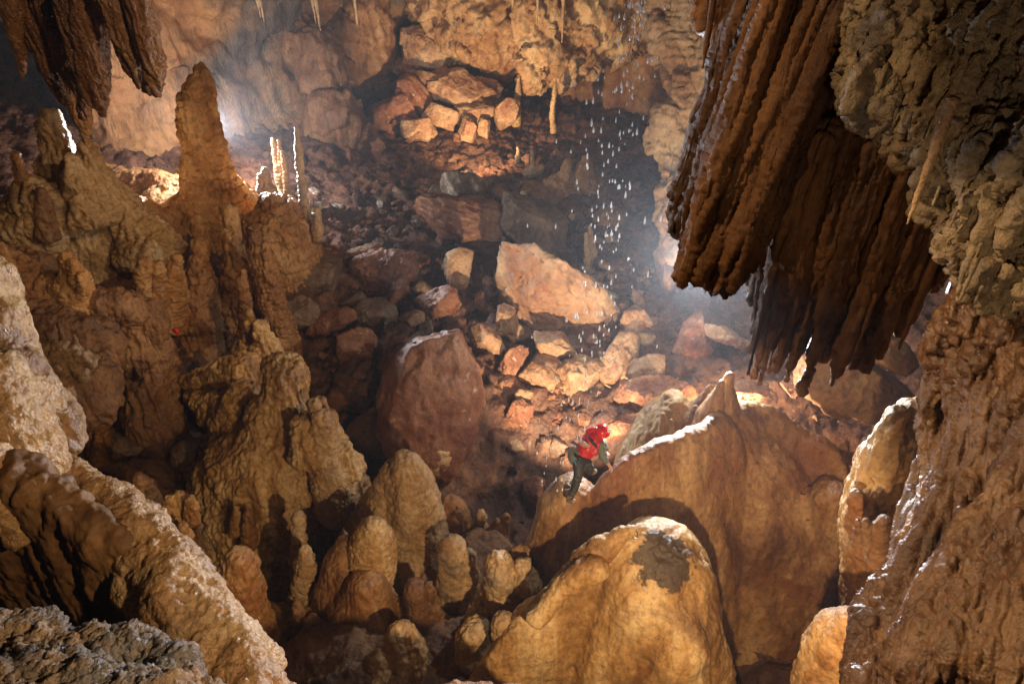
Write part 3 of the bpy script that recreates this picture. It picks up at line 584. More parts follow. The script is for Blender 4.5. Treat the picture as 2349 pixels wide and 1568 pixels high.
# ------------------------------------------------------------------ left side stalagmites
form('crested_mound', [spine([(112, 262, 14), (122, 310, 26), (140, 370, 44), (160, 430, 62), (180, 520, 110), (190, 600, 150)], 18.5, 0.8), spine([(200, 340, 16, .3), (215, 390, 26, .3), (250, 450, 40, .3), (320, 530, 50, .3), (350, 590, 70)], 18.5),
      spine([(195, 340, 14), (205, 400, 32), (220, 470, 60)], 18.3), spd([(205, 372, 14, 19.6), (240, 425, 26, 19.8), (290, 480, 34, 20), (350, 535, 34, 20.2), (395, 580, 30, 20.3)]), spine([(100, 450, 50), (60, 560, 80)], 18.3), spine([(165, 360, 12, -.3), (180, 420, 22, -.3), (200, 500, 40, -.3)], 18.2)], 0.036,
     [[('fbm', 0.12, 0.7), ('flute', 0.10, 0.3, 0.3)], [('pop', 0.05, 0.13), ('ring', 0.03, 0.12)]], M['cream'], 'lumpy stalagmite mound with a white-lit crest at the upper left', 'stalagmite')
form('stalagmite', [spine([(36, 352, 9), (45, 390, 14), (62, 450, 20), (80, 530, 26)], 17.5)], 0.03, [[('fbm', 0.05, 0.25), ('pop', 0.03, 0.1)]], M['amber'], 'slim leaning stalagmite at the left edge beside the crested mound', 'stalagmite')
form('stalagmite', [spine([(90, 435, 10), (100, 470, 18), (110, 540, 26)], 17.6)], 0.03, [[('fbm', 0.05, 0.25)]], M['darkcalc'], 'short dark cone between the slim leaning stalagmite and the crested mound', 'stalagmite')
form('tall_stalagmite', [spine([(463, 152, 7), (462, 166, 15), (462, 186, 22), (459, 215, 32), (455, 245, 37), (456, 290, 42), (465, 340, 46), (476, 400, 58), (490, 440, 80), (500, 480, 108), (508, 530, 136), (512, 600, 160), (512, 720, 178), (505, 820, 184), (500, 920, 184)], 21.5, 0.85),
      spine([(528, 480, 12, -1.2), (535, 560, 20, -1.5), (545, 700, 44, -2.0), (550, 860, 80, -2.4)], 20.9), spine([(463, 560, 14, -1.6), (462, 620, 26, -2.0), (455, 740, 56, -2.6), (450, 880, 90, -3)], 21.4), spine([(620, 462, 26), (635, 500, 66), (645, 600, 90), (650, 760, 110)], 22)], 0.038,
     [[('ring', 0.07, 0.42), ('fbm', 0.13, 1.0)], [('flute', 0.07, 0.24, 0.12), ('pop', 0.022, 0.12), ('fbm', 0.025, 0.12)]], M['amber'], 'tallest stalagmite, orange and knobbly with a stepped tip, in front of the lamp glow', 'stalagmite', sm=3)
def split(name, items, vox, disp, mt, cat='stalagmite', group=None):
    for lb, pr in items: form(name, pr if isinstance(pr[0], list) else [pr], vox, disp, M[mt], lb, cat, group)
split('stalagmite', [('stubby pale stalagmite, leftmost tall one in the row beside the tallest stalagmite foot', spine([(335, 600, 14), (330, 640, 22), (330, 740, 30)], 17.6)), ('stubby pale stalagmite with a white-lit tip, middle of the row', spine([(362, 605, 14), (360, 650, 20), (360, 740, 30)], 17.8)),
       ('broad stubby stalagmite at the right end of the row', spine([(405, 590, 12), (400, 650, 26), (395, 740, 40)], 18.2)), ('small nub of stalagmite in front of the row, lower left', spine([(320, 655, 8), (312, 720, 14)], 17.4))], 0.032, [[('fbm', 0.06, 0.3), ('ring', 0.03, 0.14)]], 'amber')
T = [('slim pale stalagmite with two prongs, taller of the leaning pair lit from behind', [spine([(626, 318, 4), (632, 360, 7), (640, 400, 9), (650, 450, 11)], 24.5), spine([(640, 322, 3), (641, 350, 5), (646, 400, 7)], 24.5)], 'cream'),
     ('shorter thin stalagmite right against the two-pronged one', [spine([(648, 348, 4), (654, 390, 6), (660, 445, 8)], 24.2)], 'cream'),
     ('tall slim stalagmite with a white-lit left edge, right of the lamp glow', [spine([(680, 293, 4), (684, 340, 8), (690, 400, 8), (696, 460, 10), (704, 540, 13)], 21)], 'cream'),
     ('stubby white-lit stalagmite at the foot of the leaning pair', [spine([(608, 388, 6), (612, 420, 13), (622, 455, 22)], 23.6), spine([(596, 400, 5), (600, 440, 12)], 23.6)], 'cream'),
     ('short blunt stalagmite just right of the tall slim one', [spine([(727, 480, 7), (728, 510, 11), (730, 545, 13)], 22)], 'cream'),
     ('thin stalagmite on the slope crest behind the veined boulder', [spine([(1080, 392, 3), (1080, 412, 5), (1084, 440, 8)], 29)], 'cream'),
     ('knobbly pale stalagmite standing in the far dark hollow', [spine([(1190, 180, 2.5), (1188, 205, 6), (1186, 240, 8), (1184, 285, 10)], 36)], 'cream'),
     ('thin knobbly pale stalagmite furthest right in the far hollow', [spine([(1275, 184, 1.8), (1272, 220, 5), (1267, 260, 6.5), (1270, 303, 7)], 35.5)], 'cream'),
     ('small slim stalagmite beside the disc-footed one', [spine([(1188, 338, 3), (1189, 355, 5), (1188, 374, 5)], 32.5)], 'cream'),
     ('small stalagmite spreading into a flat disc at its foot', [spine([(1222, 343, 3), (1221, 365, 5), (1221, 382, 8), (1222, 388, 26)], 32)], 'cream'),
     ('broken two-tiered pale stalagmite above the lit rubble', [spine([(1201, 442, 5), (1197, 470, 9), (1196, 488, 8), (1198, 495, 11), (1198, 540, 13)], 26), spine([(1230, 500, 6), (1228, 540, 15)], 26)], 'cream'),
     ('dim stalagmite left of the far rock pile', [spine([(825, 125, 2), (826, 150, 4), (828, 185, 8)], 37.5)], 'cream'),
     ('thin dark stalagmite by the shadowed bulge', [spine([(770, 215, 2.5), (772, 250, 5), (774, 300, 7)], 34)], 'rockt'),
     ('very thin dark stalagmite beside the shadowed bulge, the right one of two', [spine([(787, 220, 2), (788, 250, 3), (789, 290, 4)], 34)], 'rockt'),
     ('small rounded stalagmite at the foot of the broken two-tiered one', [spine([(1352, 520, 4), (1354, 550, 8), (1356, 590, 16)], 25)], 'cream'),
     ('tapering stalagmite rising from the lit rubble left of the falling water', [spine([(1344, 535, 3), (1346, 570, 6), (1352, 620, 12)], 24.4)], 'cream')]
for lab, pr, mt in T:
    D = pr[0][0][1]
    form('stalagmite', pr, 0.022 if D < 25 else 0.03, [[('fbm', 0.05, 0.35), ('ring', 0.03, 0.16)], [('pop', 0.025, 0.08)]], M[mt], lab, 'stalagmite', sm=1)
form('twin_peaked_mound', [spine([(1303, 372, 6), (1300, 400, 16), (1290, 440, 50), (1290, 520, 90)], 30), spine([(1342, 362, 5), (1340, 395, 16), (1345, 440, 40), (1370, 520, 70)], 30), spine([(1220, 440, 30), (1200, 500, 60)], 30.4), spine([(1400, 500, 30), (1400, 560, 50)], 28)], 0.05,
     [[('fbm', 0.15, 0.9), ('flute', 0.10, 0.4, 0.4)], [('pop', 0.07, 0.2)]], M['amber'], 'flowstone mound with two short pointed peaks at the top of the slope', 'flowstone')

form('leaning_column', [spine([(578, 520, 10), (590, 565, 18), (606, 620, 24), (628, 700, 27), (655, 785, 28), (662, 810, 26)], 18.6), spine([(606, 560, 10), (614, 600, 14), (622, 640, 18)], 18.8)], 0.03, [[('ring', 0.04, 0.2), ('fbm', 0.07, 0.35)], [('flute', 0.05, 0.12, 0.2), ('pop', 0.03, 0.09)]], M['amber'],
     'broken column leaning to the left in front of the tallest stalagmite', 'column')
form('stalagmite', [spine([(557, 622, 7), (556, 650, 12), (562, 700, 14), (568, 770, 22)], 17.8)], 0.026, [[('fbm', 0.05, 0.25), ('pop', 0.03, 0.08)]], M['amber'], 'slim stalagmite standing left of the leaning broken column', 'stalagmite')

# the big central flowstone with its stacked heads
form('central_flowstone', [spine([(572, 718, 7), (576, 760, 16), (580, 810, 40), (585, 880, 60)], 16.4), spine([(602, 745, 14), (606, 785, 26), (612, 830, 45)], 16.4), spine([(592, 742, 8), (595, 780, 18)], 16.3),
      spine([(648, 838, 44, -.4), (648, 868, 56, -.5), (650, 905, 52, -.6), (646, 950, 66, -.7), (640, 1000, 96, -.8), (632, 1060, 145, -.8), (622, 1150, 185, -.6), (610, 1260, 205, -.5), (590, 1400, 205, -.4)], 15.2, 0.85),
      spine([(722, 925, 22, -.6), (745, 980, 30, -.7), (765, 1040, 40, -.7), (790, 1100, 50, -.6), (800, 1180, 46, -.5)], 15.2), spine([(785, 1030, 24, -.4), (800, 1080, 40, -.4)], 15.2), spine([(560, 900, 36), (545, 1000, 50), (500, 1100, 70), (460, 1200, 90)], 15.6),
      spd([(440, 875, 26, 17.6), (500, 860, 34, 17), (570, 850, 50, 16.2)], 0.8), spd([(455, 905, 34, 17.6), (520, 940, 56, 16.8), (570, 980, 60, 16)], 0.8), spine([(700, 960, 30, -.6), (720, 1040, 50, -.8)], 15)], 0.03,
     [[('fbm', 0.13, 0.8), ('ring', 0.045, 0.4)], [('flute', 0.05, 0.16, 0.12), ('fbm', 0.025, 0.15)]], M['dome2'], 'massive tan flowstone with stacked rounded heads, left of centre', 'flowstone', sm=5)
form('knobbly_flowstone', [spine([(735, 950, 16), (742, 990, 26), (750, 1040, 36), (765, 1100, 46), (770, 1170, 44)], 13.9), spine([(722, 925, 12), (728, 960, 18)], 13.9)], 0.022, [[('fbm', 0.06, 0.4)], [('pop', 0.07, 0.11), ('fbm', 0.015, 0.06)]], M['cream'], 'ridge of coral-like knobs on the right flank of the central flowstone', 'flowstone')

# left-hand dark column, ledges and small things
form('dark_column', [spine([(320, 705, 34), (325, 760, 56), (320, 850, 70), (300, 960, 90)], 15.6), spine([(255, 720, 30), (240, 820, 70), (220, 940, 90)], 15.4), spine([(345, 850, 8, -.6), (345, 890, 22, -.6), (350, 960, 60, -.6)], 15.4), spine([(280, 700, 24), (290, 760, 50)], 15.6)], 0.03,
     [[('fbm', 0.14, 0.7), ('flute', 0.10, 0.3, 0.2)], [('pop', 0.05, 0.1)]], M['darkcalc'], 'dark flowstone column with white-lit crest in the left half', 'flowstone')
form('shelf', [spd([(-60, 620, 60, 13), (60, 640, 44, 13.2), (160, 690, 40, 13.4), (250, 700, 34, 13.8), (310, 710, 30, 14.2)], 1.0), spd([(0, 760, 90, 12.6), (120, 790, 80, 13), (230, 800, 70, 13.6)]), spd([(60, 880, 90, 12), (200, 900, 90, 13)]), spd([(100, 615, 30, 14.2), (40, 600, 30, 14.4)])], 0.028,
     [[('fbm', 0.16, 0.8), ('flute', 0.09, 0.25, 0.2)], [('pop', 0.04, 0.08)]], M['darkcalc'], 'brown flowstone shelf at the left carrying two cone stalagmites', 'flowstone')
form('cone_stalagmite', [spine([(151, 578, 8), (160, 605, 20), (170, 650, 34), (178, 700, 44), (185, 770, 46)], 12.8), spine([(166, 600, 7), (185, 650, 20)], 12.7), spine([(188, 625, 6), (196, 665, 16)], 12.7)], 0.022, [[('fbm', 0.06, 0.3), ('ring', 0.03, 0.1)], [('pop', 0.03, 0.06)]], M['amber'], 'tapering cone stalagmite with a lit right edge on the left shelf', 'stalagmite')
form('cone_stalagmite', [spine([(6, 572, 8), (14, 600, 16), (30, 650, 26), (52, 700, 40)], 12.4), spine([(0, 560, 8), (8, 590, 14)], 12.4)], 0.022, [[('fbm', 0.06, 0.3)], [('pop', 0.03, 0.06)]], M['amber'], 'lumpy stalagmite cone at the very left edge above the tan slope', 'stalagmite')
form('dripping_ledge', [spd([(60, 800, 14, 9.6), (120, 812, 22, 9.6), (180, 818, 18, 9.7), (212, 830, 10, 9.8)], 1.4), spd([(60, 815, 24, 9.6), (110, 840, 30, 9.6)], 1.3), spine([(85, 830, 20), (92, 880, 16), (98, 925, 8)], 9.6), spine([(130, 830, 18), (150, 880, 12), (165, 915, 6)], 9.6), spine([(175, 830, 16), (190, 870, 10)], 9.7), spine([(70, 830, 16), (80, 900, 14)], 9.7)], 0.017,
     [[('fbm', 0.04, 0.2)], [('pop', 0.045, 0.07)]], M['fgflow'], 'small rough ledge with popcorn drips behind the left slope', 'ledge')
thin('stalagmite', spine([(133, 742, 4), (140, 765, 5), (150, 800, 9), (155, 818, 12)], 9.7), [('fbm', 0.012, 0.07), ('ring', 0.006, 0.03)], M['fgflow'], 'thin crooked stalagmite on the rough dripping ledge', 'stalagmite', extra=(spine([(170, 768, 3), (178, 790, 5), (186, 812, 8)], 9.7),))
split('stalagmite', [('finger stalagmite with amber tip, tallest beside the hollow boulder', spine([(237, 944, 7), (238, 970, 12), (240, 1015, 14)], 15.4)), ('short finger stalagmite at the left of the amber-tipped one', spine([(212, 975, 7), (214, 1040, 14)], 15.4)),
       ('squat finger stalagmite directly below the amber-tipped one', spine([(226, 992, 8), (226, 1060, 18)], 15.3)), ('knob stalagmite on top of the grey-brown hollow boulder, biggest of three', spine([(307, 925, 6), (308, 945, 10), (306, 970, 13)], 16.3)),
       ('tiny knob left of the biggest one on the grey-brown hollow boulder', spine([(290, 938, 5), (288, 965, 8)], 16.3)), ('tiny knob right of the biggest one on the grey-brown hollow boulder', spine([(330, 935, 5), (332, 960, 8)], 16.4))], 0.024, [[('fbm', 0.03, 0.15), ('ring', 0.015, 0.1)]], 'amber')
form('stalagmite', [spine([(316, 1090, 10), (322, 1110, 22), (330, 1140, 34), (332, 1190, 36), (332, 1260, 38)], 12.2)], 0.022, [[('ring', 0.03, 0.22), ('fbm', 0.03, 0.25)], [('fbm', 0.01, 0.06)]], M['dome'], 'squat ringed cone stalagmite just above the tan slope edge', 'stalagmite')
form('fluted_stalagmite', [spine([(388, 1140, 9), (392, 1180, 15), (395, 1240, 20)], 11.6), spine([(410, 1133, 10), (412, 1180, 18), (412, 1260, 26)], 11.7), spine([(436, 1142, 10), (440, 1180, 15), (436, 1240, 22)], 11.6), spine([(420, 1205, 10, -.2), (424, 1240, 18, -.2), (424, 1300, 20, -.2)], 11.6)], 0.02,
     [[('fbm', 0.03, 0.2)], [('flute', 0.02, 0.05, 0.2), ('pop', 0.012, 0.04)]], M['dome'], 'hand-shaped fluted stalagmite with several blunt fingers above the tan slope', 'stalagmite')

# ------------------------------------------------------------------ bottom-centre stalagmites
def stal(lab, prims, d, disp=None, mt='cream', name='stalagmite', vox=None):
    return form(name, [spine(p, d) for p in prims], vox or vx(d, 1.6), disp or [[('fbm', 0.07, 0.5), ('ring', 0.02, 0.3)], [('flute', 0.022, 0.10, 0.12), ('fbm', 0.012, 0.06)]], M[mt], lab, 'stalagmite')
stal('broad stalagmite with a smooth grey-tipped head, tallest in the bottom group', [[(930, 1052, 26), (932, 1075, 42), (938, 1110, 54), (948, 1160, 62), (955, 1220, 68), (955, 1300, 84), (945, 1400, 110), (940, 1520, 150)], [(905, 1075, 22, .2), (890, 1130, 44, .3), (870, 1220, 80, .4), (850, 1340, 110, .4)]], 13.6)
rt = empty('stalagmite', PY(840, 1500, 12.2 * kf(1202)), 'round-headed stalagmite with wrinkled golden head on a broad smooth skirt', 'stalagmite')
form('head', [spine([(857, 1202, 22), (856, 1222, 40), (853, 1255, 54), (848, 1295, 58), (842, 1335, 56), (838, 1362, 48)], 12.2)], 0.024, [[('fbm', 0.04, 0.5), ('ring', 0.035, 0.30)], [('ridge', 0.024, 0.16), ('pop', 0.018, 0.06), ('fbm', 0.01, 0.05)]], M['dome2'], parent=rt)
form('skirt', [spine([(842, 1330, 40), (838, 1365, 58), (832, 1400, 82), (825, 1480, 112), (815, 1600, 140)], 12.2), spine([(790, 1240, 16, .2), (790, 1300, 50, .1), (780, 1420, 70)], 12.2)], 0.024, [[('fbm', 0.06, 0.6)], [('flute', 0.02, 0.12, 0.12), ('fbm', 0.01, 0.05)]], M['dome'], parent=rt, sm=5)
stal('dim round-topped stalagmite behind the tallest of the bottom group', [[(1038, 1152, 22), (1040, 1175, 36), (1042, 1215, 38), (1045, 1270, 50), (1040, 1350, 60)]], 15.6, mt='amber')
stal('square-shouldered stalagmite with two stubs on its head', [[(1035, 1248, 24), (1040, 1275, 36), (1045, 1320, 42), (1048, 1345, 42), (1035, 1390, 32), (1030, 1440, 34), (1060, 1520, 50)], [(1078, 1268, 12), (1078, 1300, 20), (1070, 1350, 26)]], 12.9,
     [[('fbm', 0.05, 0.35)], [('ridge', 0.025, 0.15), ('pop', 0.02, 0.07)]])
stal('wet dark-tipped stalagmite at the bottom edge of the group', [[(920, 1450, 26), (926, 1475, 42), (930, 1510, 48), (932, 1550, 48), (935, 1640, 60)], [(880, 1500, 20), (860, 1560, 60), (850, 1640, 80)]], 11.0, mt='dome2')
stal('small slim stalagmite in the dark right of the bottom group', [[(1103, 1172, 7), (1103, 1195, 13), (1102, 1235, 17), (1100, 1280, 22)]], 16)
stal('orange pointed pair of stalagmites in the dark hollow', [[(1163, 1182, 6), (1155, 1210, 14), (1140, 1250, 26), (1120, 1300, 40)], [(1140, 1192, 6), (1130, 1225, 14)]], 15.6, mt='dome')
stal('slim blunt stalagmite on the foot of the central flowstone, upper of a stepped pair', [[(686, 1180, 10), (684, 1205, 17), (686, 1250, 19), (690, 1320, 24)]], 13.2)
stal('blunt stalagmite below the slim one, lower of a stepped pair', [[(700, 1255, 14), (700, 1285, 23), (698, 1330, 24), (690, 1420, 40)]], 12.6)
stal('dim knobbly stalagmite low in the shadow between the big heads', [[(682, 1380, 12), (690, 1430, 30), (690, 1540, 60)], [(712, 1420, 12), (716, 1470, 24)]], 12.2, mt='darkcalc')
stal('thick round-headed stalagmite behind the tan slope, dimly lit', [[(548, 1275, 26), (548, 1300, 42), (552, 1345, 48), (565, 1410, 52), (580, 1480, 60), (590, 1600, 70)]], 10.6, mt='dome')
stal('tiny knob stalagmite on the skirt of the central flowstone', [[(541, 1162, 6), (541, 1185, 9), (541, 1220, 12)], [(570, 1175, 10), (572, 1210, 16), (570, 1250, 20)]], 14.2, mt='dome')
stal('twisted ear-shaped growth at the foot of the tallest bottom stalagmite', [[(950, 1345, 20), (955, 1380, 28), (975, 1430, 34), (1010, 1480, 40)], [(985, 1340, 10), (995, 1380, 12), (1010, 1430, 20)]], 12.3, mt='darkcalc')
stal('small stalagmite stub on the left shoulder of the wrinkled round head', [[(787, 1212, 5), (787, 1235, 9), (788, 1260, 12)]], 12.9)
form('basin_mound', [spd([(760, 1560, 150, 12.4), (880, 1640, 160, 11.6)]), spd([(1000, 1500, 110, 13.4), (980, 1640, 130, 12)]), spd([(1130, 1260, 60, 15.6), (1080, 1330, 90, 15), (1000, 1420, 100, 14.4)]), spd([(660, 1480, 110, 13.4), (560, 1600, 120, 12)])], 0.036,
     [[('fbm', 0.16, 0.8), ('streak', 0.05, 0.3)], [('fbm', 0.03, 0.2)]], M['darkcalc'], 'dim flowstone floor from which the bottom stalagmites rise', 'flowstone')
# lumpy buttress left of the front dome
form('buttress', [spine([(1195, 1265, 18, .3), (1180, 1300, 36, .2), (1160, 1340, 46), (1130, 1420, 56), (1110, 1500, 70), (1090, 1640, 90)], 11.8), spine([(1150, 1280, 20), (1145, 1310, 32), (1150, 1360, 30)], 11.4), spine([(1200, 1300, 20), (1205, 1340, 30)], 11.6), spine([(1090, 1440, 30), (1080, 1520, 40), (1070, 1640, 60)], 11.6), spine([(1160, 1420, 24, -.3), (1160, 1500, 36, -.4), (1160, 1620, 50, -.4)], 11.4)], 0.022,
     [[('fbm', 0.07, 0.45)], [('flute', 0.03, 0.12, 0.12), ('pop', 0.02, 0.07)]], M['cream'], 'lumpy pale buttress with small bumps left of the front dome', 'flowstone')

# ------------------------------------------------------------------ the two great domes
dx, dy = P(1665, 1000, 13.4).x, P(1665, 1000, 13.4).y
R1 = [(1392, 1082, 11.45), (1415, 1062, 11.5), (1440, 1046, 11.6), (1470, 1030, 11.7), (1500, 1016, 11.8), (1530, 1006, 11.95), (1560, 998, 12.05), (1590, 988, 12.2), (1620, 972, 12.35), (1645, 955, 12.5)]
R1b = [(1700, 920, 13.0), (1745, 915, 13.2), (1790, 940, 13.2), (1835, 975, 13.2), (1880, 1000, 13.1), (1915, 1030, 13.0), (1940, 1100, 12.8)]
form('spiked_dome', tent(R1, [(10, 12), (35, 30), (75, 52), (150, 88), (280, 135), (480, 180), (700, 200)]) + tent(R1b, [(18, 18), (50, 40), (110, 70), (200, 100), (330, 130), (520, 150), (700, 160)]) +
     [spine([(1676, 860, 4), (1672, 880, 13), (1666, 910, 25), (1660, 950, 46), (1664, 1000, 92), (1685, 1060, 150), (1700, 1140, 205), (1725, 1220, 245), (1735, 1320, 275), (1735, 1450, 285), (1730, 1600, 290), (1720, 1700, 300)], 12.6, 0.9), spine([(1900, 1130, 50), (1925, 1220, 76), (1925, 1330, 100), (1900, 1480, 120), (1880, 1650, 130)], 12.6),
      spine([(1655, 876, 3, -.05), (1648, 900, 7, -.05), (1640, 930, 14, -.05), (1630, 960, 26)], 12.55),
      spine([(1315, 1118, 44), (1312, 1150, 74), (1310, 1195, 86), (1305, 1260, 100), (1300, 1400, 120)], 11.9)], 0.03,
     [[('fbm', 0.13, 1.6), ('radial', 0.04, 0.6, (dx, dy))], [('streak', 0.018, 0.12), ('fbm', 0.009, 0.06), ('radial', 0.018, 0.2, (dx, dy))]], M['dome'], 'largest brown dome crowned by a sharp upright spike, in front of the caver', 'flowstone', sm=9)
dx2, dy2 = P(1450, 1250, 10.2).x, P(1450, 1250, 10.2).y
R2 = [(1110, 1530, 10.8), (1150, 1470, 10.7), (1195, 1405, 10.6), (1240, 1355, 10.6), (1290, 1308, 10.6), (1335, 1272, 10.55), (1375, 1244, 10.5), (1410, 1228, 10.4), (1445, 1220, 10.3), (1480, 1220, 10.25), (1525, 1236, 10.2), (1570, 1268, 10.2), (1590, 1312, 10.1), (1600, 1372, 10.05)]
dark_blotch(M['front'], P(1535, 1285, 9.75), 0.6, (0.055, 0.038, 0.026))
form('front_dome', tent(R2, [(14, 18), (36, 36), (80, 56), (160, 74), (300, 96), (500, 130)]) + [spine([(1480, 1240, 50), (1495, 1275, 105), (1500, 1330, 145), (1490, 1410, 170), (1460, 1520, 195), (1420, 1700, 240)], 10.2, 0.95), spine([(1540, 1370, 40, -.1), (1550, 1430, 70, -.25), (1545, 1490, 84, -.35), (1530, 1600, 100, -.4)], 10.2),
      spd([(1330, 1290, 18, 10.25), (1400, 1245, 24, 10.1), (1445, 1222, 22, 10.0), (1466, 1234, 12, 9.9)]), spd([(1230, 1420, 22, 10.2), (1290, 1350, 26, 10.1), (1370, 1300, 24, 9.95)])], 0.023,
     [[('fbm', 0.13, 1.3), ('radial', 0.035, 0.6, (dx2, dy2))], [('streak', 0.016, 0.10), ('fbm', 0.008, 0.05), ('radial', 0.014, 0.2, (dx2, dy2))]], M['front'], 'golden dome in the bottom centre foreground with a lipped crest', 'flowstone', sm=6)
form('pale_dome', [spine([(1545, 915, 30), (1545, 935, 52), (1540, 970, 76), (1535, 1020, 100), (1530, 1090, 130)], 14.8)], 0.03, [[('fbm', 0.07, 0.5)], [('streak', 0.015, 0.1)]], M['dome2'], 'small pale dome lit brightly behind the spiked dome', 'flowstone')
form('stalagmite', [spine([(1632, 884, 6), (1622, 905, 12), (1606, 930, 18), (1598, 965, 26)], 13.6), spine([(1596, 935, 8), (1590, 960, 16)], 13.6)], 0.018, [[('fbm', 0.03, 0.14), ('pop', 0.012, 0.05)]], M['dome'], 'orange translucent stalagmite lobe leaning beside the dome spike', 'stalagmite')
split('stalagmite', [('tiny pale stalagmite on the front of the pale dome, taller of two', spine([(1521, 948, 5), (1521, 965, 8), (1520, 990, 10)], 13.9)), ('tiny pale stalagmite on the front of the pale dome, shorter right one', spine([(1540, 962, 5), (1540, 990, 9)], 13.9))], 0.018, [[('fbm', 0.02, 0.14)]], 'cream')
form('side_flowstone', [spine([(2065, 950, 22), (2050, 1000, 40), (2030, 1070, 60), (2020, 1150, 80), (2030, 1260, 90), (2040, 1400, 100)], 8.6), spine([(2110, 940, 40), (2110, 1100, 60), (2110, 1300, 80)], 8.8), spine([(1968, 1130, 14), (1975, 1165, 22), (1990, 1220, 40)], 8.9)], 0.02,
     [[('fbm', 0.07, 0.5), ('flute', 0.03, 0.2, 0.1)], [('fbm', 0.012, 0.06)]], M['dome'], 'tan flowstone wall between the spiked dome and the wet drapery', 'flowstone')
split('stalagmite', [('dark rounded double knob in the gap right of the spiked dome, biggest of three', spine([(2030, 1192, 14), (2024, 1220, 26), (2020, 1280, 34)], 8.0)), ('dark finger knob between the spiked dome and the biggest dark knob', spine([(1985, 1192, 8), (1990, 1210, 14), (1996, 1260, 20)], 8.1)), ('smallest dark knob touching the spiked dome flank', spine([(1968, 1195, 7), (1972, 1250, 16)], 8.2))], 0.016, [[('fbm', 0.02, 0.12), ('pop', 0.02, 0.07)]], 'darkcalc')
form('lower_apron', [spine([(1960, 1420, 40), (1930, 1480, 70), (1920, 1568, 90), (1920, 1680, 120)], 8.2), spine([(2010, 1440, 60), (2000, 1600, 90)], 8.0)], 0.018, [[('fbm', 0.06, 0.4)], [('fbm', 0.01, 0.05), ('streak', 0.01, 0.08)]], M['dome'], 'smooth brown apron of flowstone at the bottom between the dome and the drapery', 'flowstone')
form('stalagmite', [spine([(1937, 1512, 7), (1942, 1535, 12), (1950, 1600, 16)], 7.4)], 0.013, [[('fbm', 0.01, 0.08)]], M['cream'], 'stubby little stalagmite at the bottom edge on the brown apron', 'stalagmite')

# ------------------------------------------------------------------ the great hanging curtains
rn = random.Random(5)
def poly(pl, t):
    n = len(pl) - 1; f = min(t * n, n - 1e-6); i = int(f); f -= i
    return [a + (b - a) * f for a, b in zip(pl[i], pl[i + 1])]
def organ(pl, n, r, h, dj=0.25, jit=18, back=True, lean=0.0, tip=0.12):
    out = []
    for k in range(n):
        q = poly(pl, (k + rn.random() * 0.6) / n); x, y, d = q
        rr = rn.uniform(*r); yy = y - rn.uniform(0, jit); b = P(x, yy, d + rn.uniform(-dj, dj)); s_ = b.length / FPX; le = lean + rn.uniform(-0.1, 0.1)
        out.append([(b.x, b.y, b.z, rr * tip * s_, rr * tip * s_), (b.x + le * .04, b.y, b.z + 0.22, rr * .55 * s_, rr * .5 * s_), (b.x + le * .13, b.y, b.z + 0.7, rr * .85 * s_, rr * .7 * s_), (b.x + le * .4, b.y, b.z + h * 0.45, rr * s_, rr * .9 * s_), (b.x + le, b.y, b.z + h, rr * 1.1 * s_, rr * s_)])
    if back:
        for k in range(n):
            q = poly(pl, (k + 0.5) / n); x, y, d = q
            p = up(x, y - 110 - rn.uniform(0, 90), d + 0.22, h, r[1] * 0.4, r[1] * 1.3, 0.8, lean); out.append(p)
    return out
C1 = [(1552, 648, 7.6), (1566, 664, 7.6), (1600, 664, 7.6), (1640, 682, 7.55), (1668, 684, 7.5), (1696, 660, 7.5), (1718, 590, 7.6)]
form('great_curtain', organ(C1, 26, (11, 21), 5.2, 0.14, 40, lean=0.85, tip=0.15) + organ([(1600, 540, 7.3), (1650, 540, 7.2), (1700, 520, 7.2)], 12, (9, 18), 4.6, 0.1, 220, False, lean=0.8, tip=0.1) + [up(1640, 520, 7.8, 5, 30, 60, lean=.85), up(1690, 480, 7.9, 5, 40, 70, lean=.85)], 0.018,
     [[('aflute', 0.11, 0.24, (0.8, 0, 5)), ('fbm', 0.05, 0.9)], [('aflute', 0.035, 0.08, (0.8, 0, 5)), ('pop', 0.004, 0.03), ('fbm', 0.006, 0.05)]], M['curtain'], 'huge dark brown hanging curtain with blunt ragged end and glinting left edge', 'stalactite')
C2 = [(1718, 862, 8.6), (1735, 845, 8.5), (1752, 800, 8.5), (1770, 846, 8.4), (1795, 842, 8.4), (1830, 846, 8.3), (1846, 770, 8.3), (1875, 806, 8.2), (1902, 824, 8.1), (1925, 760, 8.1), (1950, 800, 8.1), (1972, 796, 8.0), (1990, 730, 7.9), (2010, 780, 7.9), (2050, 715, 7.8), (2080, 690, 7.7), (2130, 640, 7.6), (2180, 610, 7.5)]
form('ribbed_curtain', organ([(x, y - 55, d) for x, y, d in C2], 58, (7, 16), 5.6, 0.16, 110, lean=0.1, tip=0.06) + organ([(1770, 620, 8.05), (1900, 580, 7.85), (2050, 540, 7.6)], 22, (9, 20), 4.6, 0.12, 150, False, lean=0.1, tip=0.1) + [up(1770 + 56 * k, 600 - 14 * k, 8.6, 5.2, 24, 56) for k in range(7)] + [up(x + 6, y + 14 + 22 * (k % 3), d - 0.1, 3.2, 1.2, 20, 0.8) for k, (x, y, d) in enumerate(C2)] + [up(x + 22, y - 20, d, 3.0, 1.2, 18, 0.8) for k, (x, y, d) in enumerate(C2)], 0.018,
     [[('aflute', 0.08, 0.18, (0.1, 0, 5)), ('fbm', 0.04, 0.9)], [('aflute', 0.03, 0.065, (0.1, 0, 5)), ('pop', 0.004, 0.03), ('fbm', 0.006, 0.05)]], M['curtain'], 'wide row of dark ribbed stalactite pipes hanging right of the huge curtain', 'stalactite')
